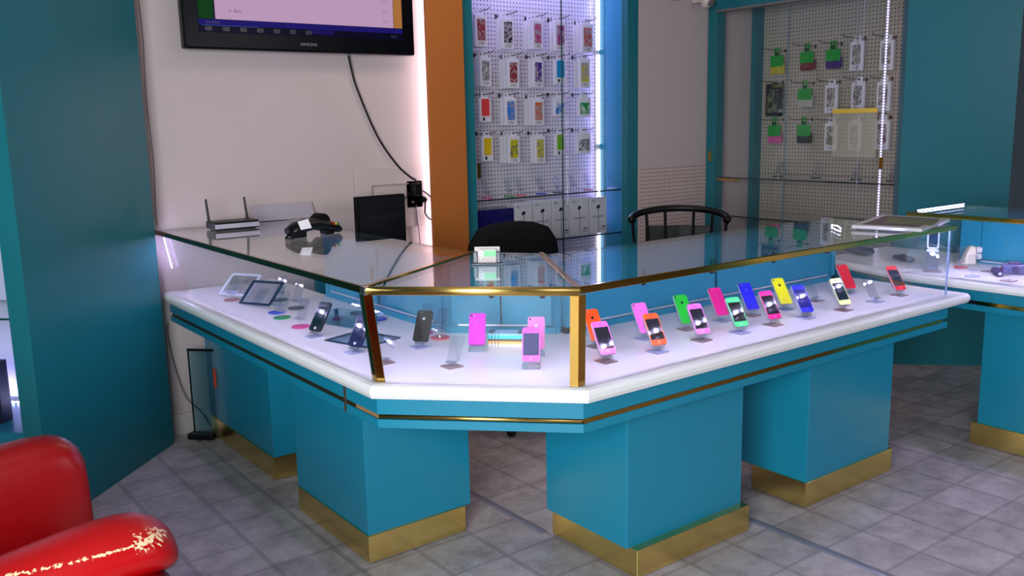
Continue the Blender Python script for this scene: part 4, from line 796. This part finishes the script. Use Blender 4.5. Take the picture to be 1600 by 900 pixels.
tag(build('thin_cable', MB().tube(smooth([(2.600, 4.335, 1.02), (2.603, 4.335, 0.95), (2.612, 4.335, 0.86), (2.62, 4.335, 0.75)]), 0.0025), P('violet_cable', (96, 70, 96), 0.5)), 'thin violet cable hanging straight down from the wall socket', 'cable')
tag(build('backing_board', MB().slab([(1.650, 4.318, 0.9995), (1.985, 4.318, 0.9995), (1.975, 4.334, 1.078), (1.648, 4.334, 1.081)], 0.006), P('lilac_board', (170, 156, 166), 0.6), bevel=0.001), 'pale grey board leaning on the wall behind the router', 'board')
tag(build('wall_wire', MB().tube(smooth([(1.208, 4.335, 2.1), (1.214, 4.335, 1.86), (1.206, 4.335, 1.6), (1.212, 4.335, 1.32), (1.202, 4.335, 1.09), (1.205, 4.335, 1.02)]), 0.0022), P('dusty_wire', (110, 96, 98), 0.6)), 'thin wire running down the wall corner above the counter', 'wire')
tag(build('loose_wire', MB().tube(smooth([(1.211, 4.33, 0.56), (1.205, 4.33, 0.50), (1.222, 4.33, 0.35), (1.262, 4.325, 0.184), (1.33, 4.32, 0.09), (1.36, 4.30, 0.02)]), 0.0024), P('dusty_wire', (110, 96, 98), 0.6)), 'thin wire hanging under the left end of the counter', 'wire')
# glass stand under the left end
a = atz(304, 689, 0.02); t = thing('glass_pane_stand', 'upright glass sheet with black edging under the left end of the counter', 'glass stand', (1.30, 4.15, 0))
build('sheet', MB().slab([(1.252, 4.19, 0.045), (1.330, 4.105, 0.045), (1.330, 4.105, 0.44), (1.252, 4.19, 0.44)], 0.005), glass('aqua_glass', (0.62, 0.80, 0.84), 0.06), t)
build('top_edge', MB().bar((1.248, 4.194, 0.446), (1.334, 4.101, 0.446), 0.012, 0.010).bar((1.250, 4.192, 0.045), (1.250, 4.192, 0.44), 0.006, 0.006), BLACK, t)
build('foot', MB().bar((1.23, 4.205, 0.030), (1.315, 4.115, 0.030), 0.05, 0.028), BLACK, t, bevel=0.004)
build('caster', MB().lathe([(0.012, -0.008), (0.015, -0.006), (0.015, 0.006), (0.012, 0.008)], 14, M=Matrix.Translation((1.26, 4.17, 0.0155)) @ Matrix.Rotation(PI/2, 4, 'X')), P('grey_rubber', (90, 84, 86), 0.6), t)
build('red_tag', MB().bar((1.331, 4.093, 0.27), (1.331, 4.093, 0.36), 0.018, 0.006), P('orange_red_tag', (196, 62, 26), 0.5), t)
# floor strips
for x, y0_, y1_, lab in ((1.905, 2.375, 3.4, 'grey metal strip on the floor running back under the counter corner'), (2.555, 1.15, 2.05, 'grey metal strip on the floor in front of the counter between the right pedestals')):
    tag(build('floor_strip', MB().loft([[(x-0.016, y0_, 0.0005), (x-0.008, y0_, 0.005), (x+0.008, y0_, 0.005), (x+0.016, y0_, 0.0005)], [(x-0.016, y1_, 0.0005), (x-0.008, y1_, 0.005), (x+0.008, y1_, 0.005), (x+0.016, y1_, 0.0005)]]), P('grey_metal_strip', (150, 146, 156), 0.35, 0.5)), lab, 'floor strip', 'floor strips')
# round things at the top of the alcove
q = aty(1107, -2, 4.2); t = thing('dome_camera', 'white round camera on the wall above the right cabinet corner', 'camera', (q.x+0.02, 4.24, q.z))
build('housing', MB().lathe([(0.045, 0), (0.05, 0.01), (0.05, 0.03), (0.03, 0.05)], 20, M=Matrix.Rotation(PI/2+0.5, 4, 'X')), P('cream_housing', (214, 196, 184), 0.4), t, world=False)
build('lens', MB().lathe([(0.026, 0.0505), (0.018, 0.066)], 16, M=Matrix.Rotation(PI/2+0.5, 4, 'X')), P('smoky_lens', (110, 92, 90), 0.2), t, world=False)
build('bracket', MB().box(-0.015, 0.015, 0.012, 0.105, -0.012, 0.012), P('cream_housing', (214, 196, 184), 0.4), t, world=False)
q = aty(1058, 0, 4.3); t = thing('ceiling_spot', 'small brass spotlight at the top of the beige alcove wall', 'spotlight', (q.x, 4.31, q.z+0.01))
build('cone', MB().lathe([(0.012, 0.03), (0.026, 0.0), (0.024, -0.008)], 16), P('dim_brass', (150, 118, 70), 0.3, 0.8), t, world=False)
build('arm', MB().tube([(0, 0.0, 0.03), (0, 0.038, 0.04)], 0.006), P('dim_brass', (150, 118, 70), 0.3, 0.8), t, world=False)

# ------------------------------------------------------------------ monitor on a low desk behind the counter
dk = thing('low_desk', 'low teal desk against the wall behind the left wing', 'desk', (2.22, 4.05, 0))
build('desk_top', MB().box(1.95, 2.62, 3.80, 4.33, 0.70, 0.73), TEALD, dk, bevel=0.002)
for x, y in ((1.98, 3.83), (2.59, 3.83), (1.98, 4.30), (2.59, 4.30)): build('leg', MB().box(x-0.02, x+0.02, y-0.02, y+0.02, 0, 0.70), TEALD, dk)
a = aty(553, 308, 4.05); c = aty(630, 303, 4.05); mw = (c.x-a.x)/2
t = thing('monitor', 'black square monitor seen above the back edge of the left glass top', 'monitor', ((a.x+c.x)/2, 4.05, 0.7305), (0, 0, math.radians(2)))
build('panel', MB().box(-mw, mw, -0.02, 0.015, 0.10, 0.379), MATTE, t, world=False, bevel=0.004)
build('screen', MB().box(-mw+0.012, mw-0.012, -0.0215, -0.0202, 0.115, 0.367), P('dead_screen', (4, 3, 6), 0.35), t, world=False)
build('stand_neck', MB().box(-0.03, 0.03, 0.0155, 0.04, 0.01, 0.22), BLACK, t, world=False)
build('stand_base', MB().lathe([(0.09, 0), (0.09, 0.006), (0.07, 0.0098)], 24), BLACK, t, world=False)

# ------------------------------------------------------------------ chairs behind the counter
oc = thing('office_chair', 'black padded office chair with a rounded back, behind the corner of the counter', 'chair', (2.66, 3.42, 0), (0, 0, math.radians(-20)))
rg = []
for z, hw, th in ((0.60, 0.16, 0.02), (0.64, 0.21, 0.035), (0.76, 0.245, 0.04), (0.86, 0.235, 0.04), (0.93, 0.19, 0.036), (0.96, 0.11, 0.022), (0.967, 0.04, 0.008)):
    rg.append([(hw*math.copysign(abs(math.cos(k*PI/12))**0.6, math.cos(k*PI/12)), 0.22+th*math.copysign(abs(math.sin(k*PI/12))**0.7, math.sin(k*PI/12))+0.05*(math.cos(k*PI/12)*hw)**2*8*0, z) for k in range(24)])
build('backrest', MB().loft(rg), MATTE, oc, world=False, shade=True)
build('seat', MB().loft([[(hw*math.copysign(abs(math.cos(k*PI/12))**0.5, math.cos(k*PI/12)), -0.03+hw*0.96*math.copysign(abs(math.sin(k*PI/12))**0.5, math.sin(k*PI/12)), z) for k in range(24)] for z, hw in ((0.42, 0.19), (0.43, 0.225), (0.48, 0.23), (0.50, 0.19))]), MATTE, oc, world=False)
build('back_bracket', MB().bar((0, 0.17, 0.43), (0, 0.285, 0.44), 0.05, 0.012).bar((0, 0.285, 0.44), (0, 0.275, 0.72), 0.05, 0.012), BLACK, oc, world=False)
build('gas_column', MB().lathe([(0.025, 0.09), (0.025, 0.25), (0.014, 0.251), (0.014, 0.42)], 14), BLACK, oc, world=False)
for k in range(5):
    a = 2*PI*k/5+0.3; x, y = 0.27*math.cos(a), 0.27*math.sin(a)
    lg = build('leg', MB().bar((0.02*math.cos(a), 0.02*math.sin(a), 0.105), (x, y, 0.075), 0.035, 0.025), BLACK, oc, world=False)
    wh = build('caster', MB().lathe([(0.02, -0.018), (0.027, -0.012), (0.027, 0.012), (0.02, 0.018)], 14, M=Matrix.Translation((x, y, 0.0275)) @ Matrix.Rotation(a, 4, 'Z') @ Matrix.Rotation(PI/2, 4, 'X')), BLACK, lg, world=False)
ac = thing('armchair', 'black wooden armchair with a curved top rail, behind the right wing of the counter', 'chair', (3.66, 3.36, 0), (0, 0, math.radians(-48)))
gb = P('gloss_black_wood', (8, 6, 7), 0.4, spec=0.25)
def arc(k, r=0.26, z=0.94): a = math.radians(k); return (r*math.cos(a), 0.08+r*math.sin(a)*0.62, z)
pts = [arc(k, 0.262, 0.915+0.045*math.sin(math.radians(max(0, min(180, k))))) for k in range(-14, 195, 8)]
build('top_rail', MB().tube(pts, [0.022]+[0.019]*(len(pts)-2)+[0.022], 10), gb, ac, world=False, shade=True)
for k in (8, 45, 72, 108, 135, 172):
    x, y, z = arc(k, 0.260, 0.91+0.04*math.sin(math.radians(k))); build('spindle', MB().bar((x, y, z), (x*0.82, 0.02+(y-0.02)*0.86, 0.455), 0.026, 0.016), MATTE, ac, world=False)
build('back_cushion', MB().loft([[(x, 0.20+0.02*math.cos(x*6)+d, z) for x, d in ((-0.19, 0), (0, 0.02), (0.19, 0), (0.19, 0.05), (0, 0.07), (-0.19, 0.05))] for z in (0.48, 0.60, 0.80, 0.86)]), P('dark_brown_leather', (20, 14, 14), 0.45), ac, world=False, bevel=0.01)
build('seat', MB().xz(rrect(0.48, 0.045, 0.015, 3), -0.22, 0.24, dz=0.41), gb, ac, world=False)
for x, y in ((-0.19, -0.18), (0.19, -0.18), (-0.18, 0.2), (0.18, 0.2)): build('leg', MB().tube([(x, y, 0.41), (x*1.12, y*1.1, 0)], [0.020, 0.014], 10), gb, ac, world=False)

# ------------------------------------------------------------------ red armchair in the near corner
rd = thing('armchair', 'red leather armchair with a worn near arm in the bottom left corner', 'chair', (0.05, 2.17, 0), (0, 0, math.radians(2)))
RL = P('red_leather_shaded', (128, 0, 4), 0.34, spec=0.4)  # chair's shading put into a darker red than the arm roll
def armshape(y0, y1, zt, xf, xb, drop):      # upholstered arm: rounded in section, front end rounded off
    rings = []; cy = (y0+y1)/2; hw = (y1-y0)/2
    for x, k in ((xb, 1.0), (xb+0.25, 1.0), (xf-0.16, 1.0), (xf-0.07, 0.985), (xf-0.03, 0.95), (xf-0.008, 0.88), (xf, 0.78)):
        top = zt-drop*(xf-0.15-x if x < xf-0.15 else 0)-(0.0 if x < xf-0.08 else 0.05*((x-xf+0.08)/0.08)**2); r = []
        for j in range(20):
            t = 2*PI*j/20; cx_ = math.copysign(abs(math.cos(t))**0.62, math.cos(t)); sx_ = math.copysign(abs(math.sin(t))**0.45, math.sin(t))
            zc = (0.10+top)/2; hz = (top-0.10)/2; r.append((x, cy+hw*k*cx_, zc+hz*(1-(1-k)*0.35)*sx_))
        rings.append(r)
    return MB().loft(rings)
build('arm', armshape(0.20, 0.37, 0.705, 0.405, -0.55, 0.10), RL, rd, world=False, shade=True, subd=1)
am = build('arm', armshape(-0.435, -0.20, 0.580, 0.425, -0.55, 0.10), RL, rd, world=False, shade=True, subd=1)
roll = MB()
rr_ = []
for x, k, zz in ((-0.95, 1, -0.13), (-0.6, 1, -0.075), (-0.35, 1, -0.035), (-0.18, 1, -0.008), (-0.07, 1, 0.0), (-0.02, 0.92, -0.008), (0.012, 0.72, -0.02), (0.026, 0.40, -0.03)):
    rr_.append([(x, 0.100*k*math.cos(2*PI*j/24), zz+0.030+0.066*k*math.sin(2*PI*j/24)) for j in range(24)])
rl_ = build('arm_roll', roll.loft(rr_), wornred(), None, world=False, shade=True, subd=1, label='worn padded roll on top of the near arm'); rl_.parent = am; rl_.location = (0.415, -0.285, 0.575)
build('seat_cushion', MB().box(-0.45, 0.36, -0.19, 0.19, 0.30, 0.45), RL, rd, world=False, bevel=0.05, seg=4)
build('seat_base', MB().box(-0.50, 0.36, -0.195, 0.195, 0.10, 0.295), RL, rd, world=False, bevel=0.02)
build('backrest', MB().box(-0.72, -0.49, -0.43, 0.37, 0.10, 1.0), RL, rd, world=False, bevel=0.07, seg=4)
for x, y in ((-0.6, -0.28), (-0.6, 0.29), (0.32, -0.28), (0.30, 0.29)): build('foot', MB().lathe([(0.02, 0), (0.026, 0.10)], 12, M=Matrix.Translation((x, y, 0))), BLACK, rd, world=False)
